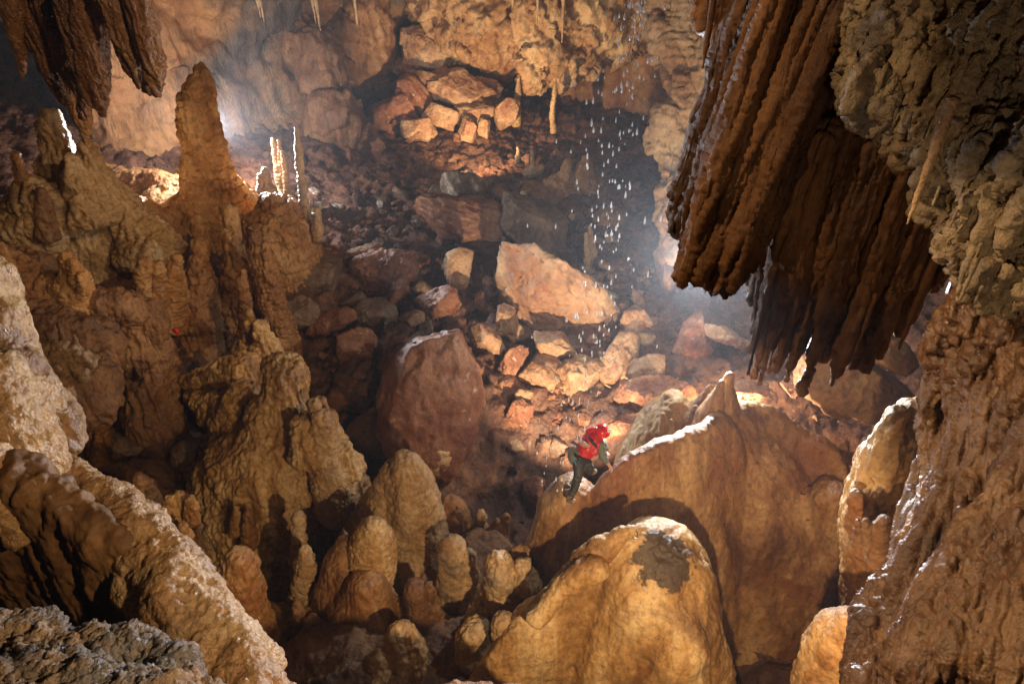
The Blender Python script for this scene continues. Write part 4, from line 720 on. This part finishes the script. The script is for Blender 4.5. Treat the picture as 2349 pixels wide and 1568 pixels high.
for k, (x, y, d, h, r, lab) in enumerate([(1612, 155, 6.4, 1.4, 7, 'slender dark stalactite hanging left of the huge curtain top'), (2062, 800, 7.3, 2.6, 8, 'long slim stalactite tip hanging lowest in front of the orange slab'),
     (1886, 818, 7.9, 1.2, 4, 'short wet stalactite tip below the middle of the ribbed row'), (2160, 660, 6.6, 0.45, 3, 'bright white-lit stalactite sliver at the right of the ribbed row'), (1715, 860, 7.9, 1.5, 5, 'thin dripping tip at the left end of the ribbed row'), (1960, 808, 7.6, 0.8, 4, 'wet pointed tip in front of the layered slab')]):
    thin('stalactite', up(x, y, d, h, 1.2, r * 1.8), [('fbm', 0.012, 0.12), ('pop', 0.01, 0.04)], M['curtain'], lab, 'stalactite')
form('stalactite_bundle', [up(1615, 60, 7.0, 2.5, 22, 50), up(1650, 130, 7.0, 2.5, 20, 60), up(1690, 100, 6.9, 2.5, 30, 70)], 0.02, [[('flute', 0.05, 0.15, 0.1), ('ridge', 0.03, 0.15)]], M['curtain'], 'ragged brown rock fringe at the top left of the huge curtain', 'stalactite')

# ------------------------------------------------------------------ pitted rock at the top right
form('pitted_overhang', [spd([(2080, -120, 110, 5.4), (2060, 20, 80, 5.4), (2010, 130, 62, 5.5), (2000, 180, 50, 5.5)], 0.9), spd([(2010, 190, 50, 5.5), (2080, 240, 60, 5.3), (2140, 310, 50, 5.2)], 0.8), spd([(2180, -60, 140, 5.2), (2200, 150, 110, 5.0), (2230, 330, 80, 5.0), (2200, 420, 60, 5.0)], 0.9),
      spd([(2330, -60, 150, 4.8), (2330, 200, 130, 4.7), (2320, 400, 120, 4.7), (2290, 520, 90, 4.8)], 0.9), spd([(2180, 470, 40, 5.1), (2220, 540, 52, 5.0), (2290, 600, 60, 4.9), (2370, 640, 70, 4.7)], 0.8), spd([(2450, 100, 200, 4.6), (2450, 500, 160, 4.5)]), spd([(2230, 420, 60, 5.2), (2260, 500, 60, 5.1)])], 0.014,
     [[('fbm', 0.10, 0.8), ('flute', 0.16, 0.35, 0.15)], [('flute', 0.06, 0.11, 0.18), ('fbm', 0.03, 0.12)], [('fbm', 0.016, 0.045)]], M['grey'], 'pitted grey and ochre overhanging rock filling the top right corner', 'rock')
thin('stalactite', up(2082, 512, 4.7, 0.88, 1.2, 14), [('fbm', 0.008, 0.08), ('ring', 0.003, 0.03), ('pop', 0.004, 0.02)], M['fgflow'], 'long straight stalactite hanging from the pitted overhang', 'stalactite', n=20)
fing = [(2200, 690, .35), (2262, 655, .3), (2246, 640, .22), (2290, 680, .2), (2310, 660, .26), (2325, 640, .2), (2340, 655, .3), (2215, 640, .3), (2275, 612, .2), (2232, 700, .16), (2300, 600, .2), (2070, 285, .12), (2082, 290, .1), (2118, 318, .12), (2138, 330, .1), (2140, 470, .14), (2180, 520, .16), (2050, 280, .1)]
for k, (x, y, h) in enumerate(fing):
    lab = 'thin soda-straw stalactite among others fringing the lower edge of the pitted overhang'
    thin('straw_stalactite', up(x, y, 4.75, h, 1.6, 5 if k < 11 else 3), [('fbm', 0.006, 0.05), ('pop', 0.004, 0.02)], M['grey'], lab, 'stalactite', 'straws under the pitted overhang', seg=12, n=8)
thin('stalactite', up(2195, 690, 4.9, 0.75, 2, 34, 0.6), [('fbm', 0.02, 0.1), ('pop', 0.01, 0.03)], M['grey'], 'broad flat-sided stalactite below the pitted overhang', 'stalactite', n=20)

# ------------------------------------------------------------------ wet drapery at the lower right
AX = P(2020, 1450, 5.3) - P(2215, 760, 5.9)
DR = [[('aflute', 0.10, 0.22, AX), ('fbm', 0.02, 0.6)], [('aflute', 0.035, 0.07, AX), ('pop', 0.004, 0.018), ('fbm', 0.003, 0.03)]]
wd = empty('wet_drapery', P(2120, 1560, 5.2), 'tall wet red-brown drapery of long ribs running down the right side', 'flowstone')
form('rib', [spd([(2330, 640, 50, 5.5), (2230, 740, 50, 5.8), (2172, 800, 34, 6.0), (2158, 870, 28, 6.05), (2152, 960, 26, 6.05), (2156, 1050, 28, 6.0), (2146, 1150, 30, 5.9), (2112, 1260, 36, 5.7), (2072, 1360, 42, 5.5), (2034, 1450, 46, 5.3), (2015, 1600, 60, 5.0)], 1.0)], 0.014, DR, M['drape'], parent=wd, sm=3)
form('rib', [spd([(2400, 600, 60, 5.2), (2300, 760, 40, 5.45), (2240, 900, 30, 5.6), (2215, 1010, 28, 5.6), (2190, 1120, 30, 5.55), (2160, 1220, 34, 5.45), (2120, 1340, 38, 5.3), (2075, 1480, 48, 5.1), (2050, 1620, 60, 4.9)])], 0.014, DR, M['drape'], parent=wd, sm=3)
form('rib', [spd([(2420, 720, 50, 5.1), (2330, 860, 36, 5.3), (2275, 970, 32, 5.35), (2215, 1080, 32, 5.35), (2185, 1180, 36, 5.3), (2150, 1280, 40, 5.15), (2120, 1400, 50, 5.0), (2100, 1600, 60, 4.75)])], 0.013, DR, M['drape'], parent=wd, sm=3)
form('rib', [spd([(2440, 830, 50, 4.9), (2350, 970, 36, 5.1), (2290, 1080, 34, 5.15), (2240, 1180, 36, 5.1), (2200, 1270, 36, 5.0), (2160, 1400, 44, 4.85)])], 0.013, DR, M['drape'], parent=wd, sm=3)
form('rib', [spd([(2260, 760, 22, 5.7), (2215, 860, 18, 5.8), (2180, 970, 16, 5.8), (2160, 1080, 16, 5.75), (2140, 1160, 18, 5.7)])], 0.012, DR, M['drape'], parent=wd, sm=3)
form('backing', [spd([(2350, 700, 90, 6.5), (2290, 900, 100, 6.6), (2260, 1080, 110, 6.6), (2210, 1260, 120, 6.3), (2170, 1450, 130, 6.0), (2150, 1650, 140, 5.7)]), spd([(2450, 760, 120, 6.0), (2440, 1000, 120, 5.9), (2390, 1200, 120, 5.8)]), spd([(2200, 860, 30, 6.7), (2200, 1000, 40, 6.8), (2190, 1150, 50, 6.7), (2150, 1330, 60, 6.4), (2100, 1560, 80, 6.0)])], 0.016, DR, M['drape'], parent=wd, sm=3)
form('wet_bulge', [spd([(2480, 1060, 120, 4.6), (2370, 1190, 96, 4.55), (2310, 1290, 105, 4.45), (2250, 1420, 125, 4.3), (2210, 1600, 150, 4.1)]), spd([(2450, 1250, 150, 4.3), (2380, 1420, 165, 4.1), (2320, 1600, 180, 3.9)]), spd([(2265, 1250, 24, 4.5), (2215, 1340, 30, 4.5), (2170, 1470, 40, 4.4), (2120, 1620, 56, 4.2)])], 0.012,
     [[('fbm', 0.04, 0.6), ('aflute', 0.06, 0.24, AX)], [('pop', 0.006, 0.018), ('fbm', 0.004, 0.025), ('aflute', 0.02, 0.06, AX)]], M['drape'], 'glistening rounded wet bulge in the bottom right corner', 'flowstone', sm=4)
form('stalagmite', [spine([(2322, 1096, 5), (2312, 1120, 10), (2300, 1160, 14)], 4.9), spine([(2342, 1108, 5), (2325, 1135, 9)], 4.9), spine([(2215, 1134, 4), (2212, 1160, 8)], 4.9), spd([(2330, 1150, 22, 4.8), (2260, 1160, 24, 4.9), (2210, 1180, 20, 5)])], 0.009, [[('pop', 0.008, 0.02), ('fbm', 0.008, 0.04)]], M['drape'], 'small knobbed pair of stalagmites on the drapery near the right edge', 'stalagmite')

# ------------------------------------------------------------------ left foreground
form('tan_slope', [spd([(-90, 640, 90, 5.8), (-10, 790, 70, 5.9), (60, 900, 70, 6.0), (120, 970, 56, 6.1), (168, 1020, 36, 6.2)], 1.2), spd([(-60, 880, 100, 5.4), (40, 1010, 80, 5.6), (90, 1090, 60, 5.7)], 1.1), spd([(-60, 1060, 90, 5.3), (20, 1160, 60, 5.4), (60, 1230, 36, 5.5)]),
      spd([(130, 1080, 40, 6.0), (200, 1130, 54, 5.9), (290, 1210, 66, 5.7), (370, 1290, 76, 5.5), (420, 1380, 80, 5.3), (480, 1470, 84, 5.1), (540, 1560, 90, 4.9), (600, 1680, 110, 4.7)], 1.1),
      spd([(330, 1330, 60, 5.5), (390, 1440, 70, 5.2), (430, 1560, 90, 5.0)]), spd([(560, 1470, 40, 5.3), (600, 1540, 44, 5.2)])], 0.014,
     [[('fbm', 0.08, 0.6), ('ridge', 0.02, 0.3)], [('pop', 0.006, 0.028), ('flute', 0.012, 0.09, 0.3), ('fbm', 0.006, 0.04)]], M['fgflow'], 'rough wet tan slope crossing the lower left foreground', 'flowstone', sm=4)
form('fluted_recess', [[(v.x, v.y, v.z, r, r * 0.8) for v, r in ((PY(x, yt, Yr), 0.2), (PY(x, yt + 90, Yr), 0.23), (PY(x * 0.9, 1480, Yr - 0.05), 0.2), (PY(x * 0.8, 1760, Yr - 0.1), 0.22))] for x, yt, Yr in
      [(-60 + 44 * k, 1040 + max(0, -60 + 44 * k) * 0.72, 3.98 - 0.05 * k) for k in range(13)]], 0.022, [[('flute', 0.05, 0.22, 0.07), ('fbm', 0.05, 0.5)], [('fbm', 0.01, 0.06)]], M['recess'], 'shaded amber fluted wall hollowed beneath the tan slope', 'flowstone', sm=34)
form('popcorn_strip', [spd([(190, 1170, 16, 5.6), (205, 1220, 15, 5.6), (240, 1265, 16, 5.6)]), spd([(240, 1270, 14, 5.6), (268, 1300, 14, 5.6)]), spd([(130, 1180, 12, 5.6), (118, 1230, 10, 5.6), (100, 1270, 8, 5.6)]), spd([(180, 1170, 12, 5.7), (200, 1180, 40, 6.0)])], 0.010, [[('fbm', 0.02, 0.08)], [('pop', 0.02, 0.035)]], M['fgflow'], 'knobbly tan coral strip dangling over the shaded recess', 'flowstone')
form('rough_ledge', [spd([(-60, 1500, 90, 3.3), (40, 1490, 80, 3.4), (110, 1560, 90, 3.2)]), spd([(150, 1500, 50, 3.4), (240, 1510, 70, 3.4), (330, 1530, 60, 3.4), (400, 1560, 60, 3.3), (460, 1640, 60, 3.2)]), spd([(200, 1620, 110, 3.1), (0, 1640, 120, 3.0), (380, 1650, 100, 3.1)])], 0.009,
     [[('fbm', 0.05, 0.25), ('ridge', 0.03, 0.14)], [('pop', 0.022, 0.035), ('fbm', 0.012, 0.03)]], M['grey2'], 'rough blue-grey rock ledge in the bottom left corner', 'rock')
form('shade_rim', [[(-2.9, 3.1, -7.9, .30, .25), (-1.9, 3.5, -7.8, .32, .28), (-1.0, 3.8, -7.78, .30, .26), (-0.1, 4.0, -7.95, .28, .26), (0.3, 4.0, -8.7, .4, .3), (0.4, 4.0, -10, .5, .4)], [(-1.6, 3.6, -8.0, .3, .3), (-1.6, 3.6, -9.5, .6, .5), (-1.6, 3.5, -12, .8, .7)], [(-2.9, 3.1, -8.1, .4, .3), (-3.2, 3.0, -10, .7, .6)]], 0.03,  # unseen rock below the frame, added to shade the stalagmite feet
     [[('fbm', 0.10, 0.5), ('pop', 0.04, 0.15)]], M['darkcalc'], kind='structure')
# small stalactites against the back wall
for (x, y, d, h, r, lab) in [(1289, 97, 33, 2.6, 5, 'thin stalactite hanging in front of the pale overhanging block'), (821, 70, 35, 2.0, 4, 'thin pale stalactite hanging at the top, left of the far pile'), (1232, 60, 34, 1.6, 3, 'hair-thin stalactite hanging left of the overhanging block centre'),
                             (735, 70, 31, 1.5, 5, 'small cluster stalactite at the top of the back wall'), (725, 55, 31, 1.2, 4, 'short stalactite in the cluster at the top of the back wall'), (598, 40, 29, 1.4, 4, 'slim stalactite high on the ochre wall'), (606, 50, 29, 1.4, 3, 'slimmer stalactite right beside the slim one on the ochre wall'), (1176, 20, 33, 1.2, 7, 'dark stalactite tip at the top edge centre')]:
    thin('stalactite', up(x, y, d, h, 0.8, r), [('fbm', 0.03, 0.3), ('pop', 0.02, 0.1)], M['cream'], lab, 'stalactite', seg=14)

# ------------------------------------------------------------------ the caver
M['red'] = plain('red_oversuit', (0.62, 0.012, 0.02), 0.4, bump=0.4, bscale=14)
M['helmet'] = plain('red_helmet', (0.75, 0.02, 0.025), 0.18, bscale=5)
M['sleeve'] = plain('grey_green_fabric', (0.17, 0.18, 0.15), 0.8, bump=0.5, bscale=20)
M['trouser'] = plain('muddy_black_trousers', (0.045, 0.045, 0.042), 0.6, bump=0.8, bscale=12)
M['skin'] = plain('skin', (0.62, 0.32, 0.2), 0.5)
M['boot'] = plain('muddy_rubber_boot', (0.30, 0.22, 0.12), 0.6, bump=0.6, bscale=18)
M['belt'] = plain('black_webbing', (0.02, 0.02, 0.02), 0.6)
M['patch'] = plain('pale_worn_panel', (0.55, 0.38, 0.33), 0.4, bscale=20)
M['lampb'] = plain('white_lamp_housing', (0.8, 0.82, 0.85), 0.25)
M['blue'] = plain('blue_sling', (0.05, 0.25, 0.5), 0.5)
D0 = 11.25
def J(x, y, d=0.0): return P(x, y, D0 + d)
def limb(pts, r):
    return [(p.x, p.y, p.z, a, a * 0.95) for p, a in zip(pts, r)]
hip = J(1331, 1050); chest = J(1352, 1016, -.03); neck = J(1369, 1001, -.02); head = J(1380, 991, -.02)
shR = J(1376, 1017, -.12); elR = J(1383, 1046, -.10); haR = J(1398, 1068, -.06)
shL = J(1370, 1008, .16); elL = J(1386, 1022, .2); haL = J(1390, 1036, .12)
hpL = J(1325, 1056, -.08); knL = J(1327, 1086, -.10); anL = J(1318, 1118, -.02); ftL = J(1305, 1146, .02); toe = J(1316, 1149, -.12)
hpR = J(1340, 1056, .1); knR = J(1351, 1068, -.02); anR = J(1357, 1083, .12); toR = J(1366, 1080, .05)
root = empty('person', ftL, 'caver in red jacket and helmet leaning on the brown dome with one hand', 'person')
def hand(pos, dirv, side):
    """a palm with five separate curled fingers"""
    d = dirv.normalized(); s = d.cross(Vector((0, 0, 1))).normalized() * side; dn = d.cross(s) * side; out = [[(*(pos + d * t), 0.032 - 0.006 * abs(t * 10 - .4), 0.016) for t in (0, 0.04, 0.085)]]
    for k, (o, L) in enumerate([(-0.030, 0.062), (-0.010, 0.074), (0.010, 0.070), (0.029, 0.054)]):
        a = pos + d * 0.085 + s * o; dd = dn if dn.z < 0 else -dn
        out.append([(*a, 0.0095, 0.0095), (*(a + d * L * 0.5), 0.009, 0.009), (*(a + d * L * 0.85 + dd * L * 0.35), 0.008, 0.008), (*(a + d * L * 0.95 + dd * L * 0.7), 0.007, 0.007)])
    t = pos + d * 0.03 - s * 0.03; out.append([(*t, 0.012, 0.012), (*(t + d * 0.03 - s * 0.022), 0.0105, 0.0105), (*(t + d * 0.055 - s * 0.026), 0.009, 0.009)])
    return out
face = J(1391, 999, -.06) - head; face.normalize()
body = [limb([hip, chest, neck, head - face * 0.01], [0.12, 0.13, 0.06, 0.055]),
        limb([shR, elR, haR], [0.055, 0.043, 0.028]), limb([shL, elL, haL], [0.055, 0.043, 0.028]), limb([chest, shR], [0.09, 0.06]), limb([chest, shL], [0.09, 0.06]),
        limb([hpL, knL, anL, ftL], [0.09, 0.06, 0.052, 0.038]), limb([ftL, toe], [0.04, 0.032]), limb([hpR, knR, anR], [0.09, 0.06, 0.04]), limb([anR, toR], [0.038, 0.03])]
body += hand(haR, (J(1401, 1074, -.04) - haR), 1) + hand(haL, (J(1395, 1043, .02) - haL), -1)
def headb(bm):
    blob(bm, head, (0.078, 0.095, 0.115)); c = head
    s = face.cross(Vector((0, 0, 1))).normalized(); u = s.cross(face)
    blob(bm, c + face * 0.098 - u * 0.02, (0.014, 0.014, 0.02), sub=2)           # nose
    blob(bm, c + face * 0.07 - u * 0.09, (0.03, 0.03, 0.026), sub=2)             # chin
    blob(bm, c + face * 0.088 - u * 0.058, (0.022, 0.012, 0.008), sub=2)         # lips
    for k in (-1, 1):
        blob(bm, c + s * 0.078 * k - u * 0.02, (0.014, 0.018, 0.03), sub=2); blob(bm, c + face * 0.086 + s * 0.03 * k + u * 0.012, (0.014, 0.012, 0.009), sub=2)
form('body', body + [headb], 0.0085, [], M['skin'], parent=root, sm=3)
jk = [limb([J(1336, 1044), J(1347, 1026, -.02), J(1358, 1010, -.03), J(1366, 999, -.02)], [0.15, 0.17, 0.17, 0.11]), limb([J(1345, 1020), shR], [0.15, 0.085]), limb([J(1352, 1012, .02), shL], [0.14, 0.085]),
      limb([J(1350, 990, 0), J(1362, 989, .02), J(1372, 994, 0)], [0.075, 0.085, 0.09]), limb([J(1372, 1004, -.05), J(1362, 1040, -.10)], [0.09, 0.07])]
form('jacket', jk, 0.011, [[('ridge', 0.014, 0.2)]], M['red'], parent=root, sm=1)
form('sleeve', [limb([shR, (shR + elR) / 2, elR, elR * 0.45 + haR * 0.55], [0.078, 0.075, 0.066, 0.05])], 0.01, [[('ridge', 0.012, 0.08)]], M['sleeve'], parent=root)
form('sleeve', [limb([shL, elL, elL * 0.4 + haL * 0.6], [0.078, 0.06, 0.05])], 0.01, [[('ridge', 0.012, 0.08)]], M['sleeve'], parent=root)
form('hip_panel', [limb([J(1316, 1030, .0), J(1318, 1045, -.05), J(1320, 1058, -.06)], [0.085, 0.12, 0.10])], 0.012, [[('ridge', 0.014, 0.1)]], M['sleeve'], parent=root)
form('trousers', [limb([J(1335, 1046), J(1329, 1058, -.04), hpL], [0.135, 0.13, 0.11]), limb([hpL, knL, anL, ftL * 0.75 + anL * 0.25], [0.11, 0.078, 0.064, 0.05]), limb([J(1338, 1050, .06), hpR, knR, anR], [0.12, 0.105, 0.074, 0.052])], 0.010, [[('ridge', 0.014, 0.10)]], M['trouser'], parent=root, sm=1)
form('boot', [limb([anL * 0.3 + ftL * 0.7, ftL, ftL * 0.5 + toe * 0.5, toe], [0.06, 0.058, 0.052, 0.044])], 0.009, [[('fbm', 0.006, 0.05)]], M['boot'], parent=root)
form('boot', [limb([anR, anR * 0.4 + toR * 0.6, toR], [0.055, 0.05, 0.042])], 0.009, [[('fbm', 0.006, 0.05)]], M['boot'], parent=root)
hc = head + Vector((0, 0.01, 0.035))
hm = form('helmet', [lambda bm: (blob(bm, hc, (0.125, 0.145, 0.115)), blob(bm, hc + Vector((0.02, 0, -0.05)), (0.138, 0.155, 0.03)))], 0.009, [], M['helmet'], parent=root)
lp = J(1394, 987, -.10)
form('headlamp', [limb([lp - Vector((0.03, 0, 0.01)), lp + Vector((0.035, 0, 0))], [0.03, 0.036])], 0.006, [], M['lampb'], parent=hm, sm=1)
form('back_panel', [lambda bm: blob(bm, J(1341, 1019, -.175), (0.10, 0.035, 0.12), (30, 0, -25))], 0.008, [[('ridge', 0.008, 0.06)]], M['patch'], parent=root)
form('shoulder_strap', [limb([J(1350, 1000, -.10), J(1357, 1011, -.21), J(1366, 1021, -.19), J(1371, 1026, -.13)], [0.026, 0.028, 0.028, 0.026])], 0.007, [], M['belt'], parent=root, sm=1)
form('harness_belt', [limb([J(1318, 1040, -.13), J(1328, 1050, -.19), J(1342, 1056, -.18), J(1355, 1058, -.10)], [0.03, 0.036, 0.036, 0.03])], 0.007, [[('fbm', 0.006, 0.04)]], M['belt'], parent=root, sm=1)
form('sling', [limb([J(1314, 1048, -.15), J(1318, 1057, -.19), J(1322, 1066, -.18)], [0.011, 0.012, 0.011])], 0.005, [], M['blue'], parent=root, sm=0)
# red gear glimpsed in the dark on the left
form('red_bag', [lambda bm: (pblob(bm, 403, 758, 17.0, 7, (1.2, 0.7, 0.9), (0, 20, 0)), pblob(bm, 407, 763, 17.0, 4))], 0.02, [[('ridge', 0.01, 0.06)]], M['red'], 'tiny red bag lying in the dark behind the dark column', 'bag')

# ------------------------------------------------------------------ falling water
M['drop'] = bpy.data.materials.new('falling_water'); M['drop'].use_nodes = True
_b = M['drop'].node_tree.nodes['Principled BSDF']; _b.inputs['Base Color'].default_value = (0.93, 0.96, 1, 1); _b.inputs['Roughness'].default_value = 0.12
_b.inputs['Transmission Weight'].default_value = 0.25; _b.inputs['IOR'].default_value = 1.33
bm = bmesh.new(); loft(bm, [(0, 0, -1.0, 0.22, 0.22), (0, 0, -0.55, 0.36, 0.36), (0, 0, 0.2, 0.26, 0.26), (0, 0, 1.0, 0.04, 0.04)], 8, 3); bmesh.ops.recalc_face_normals(bm, faces=bm.faces)
dm = bpy.data.meshes.new('water_drop'); bm.to_mesh(dm); bm.free(); smooth_all(dm); dm.materials.append(M['drop'])
rw = random.Random(9)
line = [(1465, 0), (1462, 60), (1445, 160), (1435, 260), (1425, 350), (1412, 440), (1400, 500), (1385, 600), (1370, 700), (1352, 800), (1338, 900), (1325, 970), (1300, 1010)]
n = 0
def drop(x, y, d, s):
    o = bpy.data.objects.new('water_drop', dm); COL.objects.link(o); o.location = P(x, y, d); o.scale = (s, s, s * rw.uniform(0.8, 1.3))
    tag(o, 'elongated bright water drop in the trickle falling from the roof', 'water drop', 'drops of the falling trickle')
for k in range(262):
    t = rw.random(); f = t * (len(line) - 1); i = int(f); f -= i; x = line[i][0] * (1 - f) + line[i + 1][0] * f; y = line[i][1] * (1 - f) + line[i + 1][1] * f
    x += rw.gauss(0, 22) if rw.random() < 0.75 else rw.gauss(0, 55)
    if 150 < y < 500 and rw.random() < 0.3: x -= 65
    drop(x, y + rw.uniform(-30, 30), rw.uniform(11.2, 13.6), rw.uniform(0.026, 0.06))
for k in range(34):
    drop(rw.uniform(1230, 1310), rw.uniform(960, 1130), rw.uniform(11, 12.5), rw.uniform(0.022, 0.05))
HAZE = 0.0019

# ------------------------------------------------------------------ misty cave air
bm = bmesh.new(); bmesh.ops.create_cube(bm, size=1.0)
me = bpy.data.meshes.new('haze'); bm.to_mesh(me); bm.free()
hz = bpy.data.objects.new('haze', me); COL.objects.link(hz); hz.scale = (80, 70, 50); hz.location = (0, 24, -1.5)
m = bpy.data.materials.new('haze'); m.use_nodes = True; nt = m.node_tree; nt.nodes.clear()
o = nt.nodes.new('ShaderNodeOutputMaterial'); v = nt.nodes.new('ShaderNodeVolumePrincipled'); v.inputs['Color'].default_value = (0.82, 0.86, 0.92, 1)
v.inputs['Density'].default_value = HAZE; v.inputs['Anisotropy'].default_value = 0.6; nt.links.new(v.outputs[0], o.inputs['Volume']); me.materials.append(m)
tag(hz, kind='stuff')
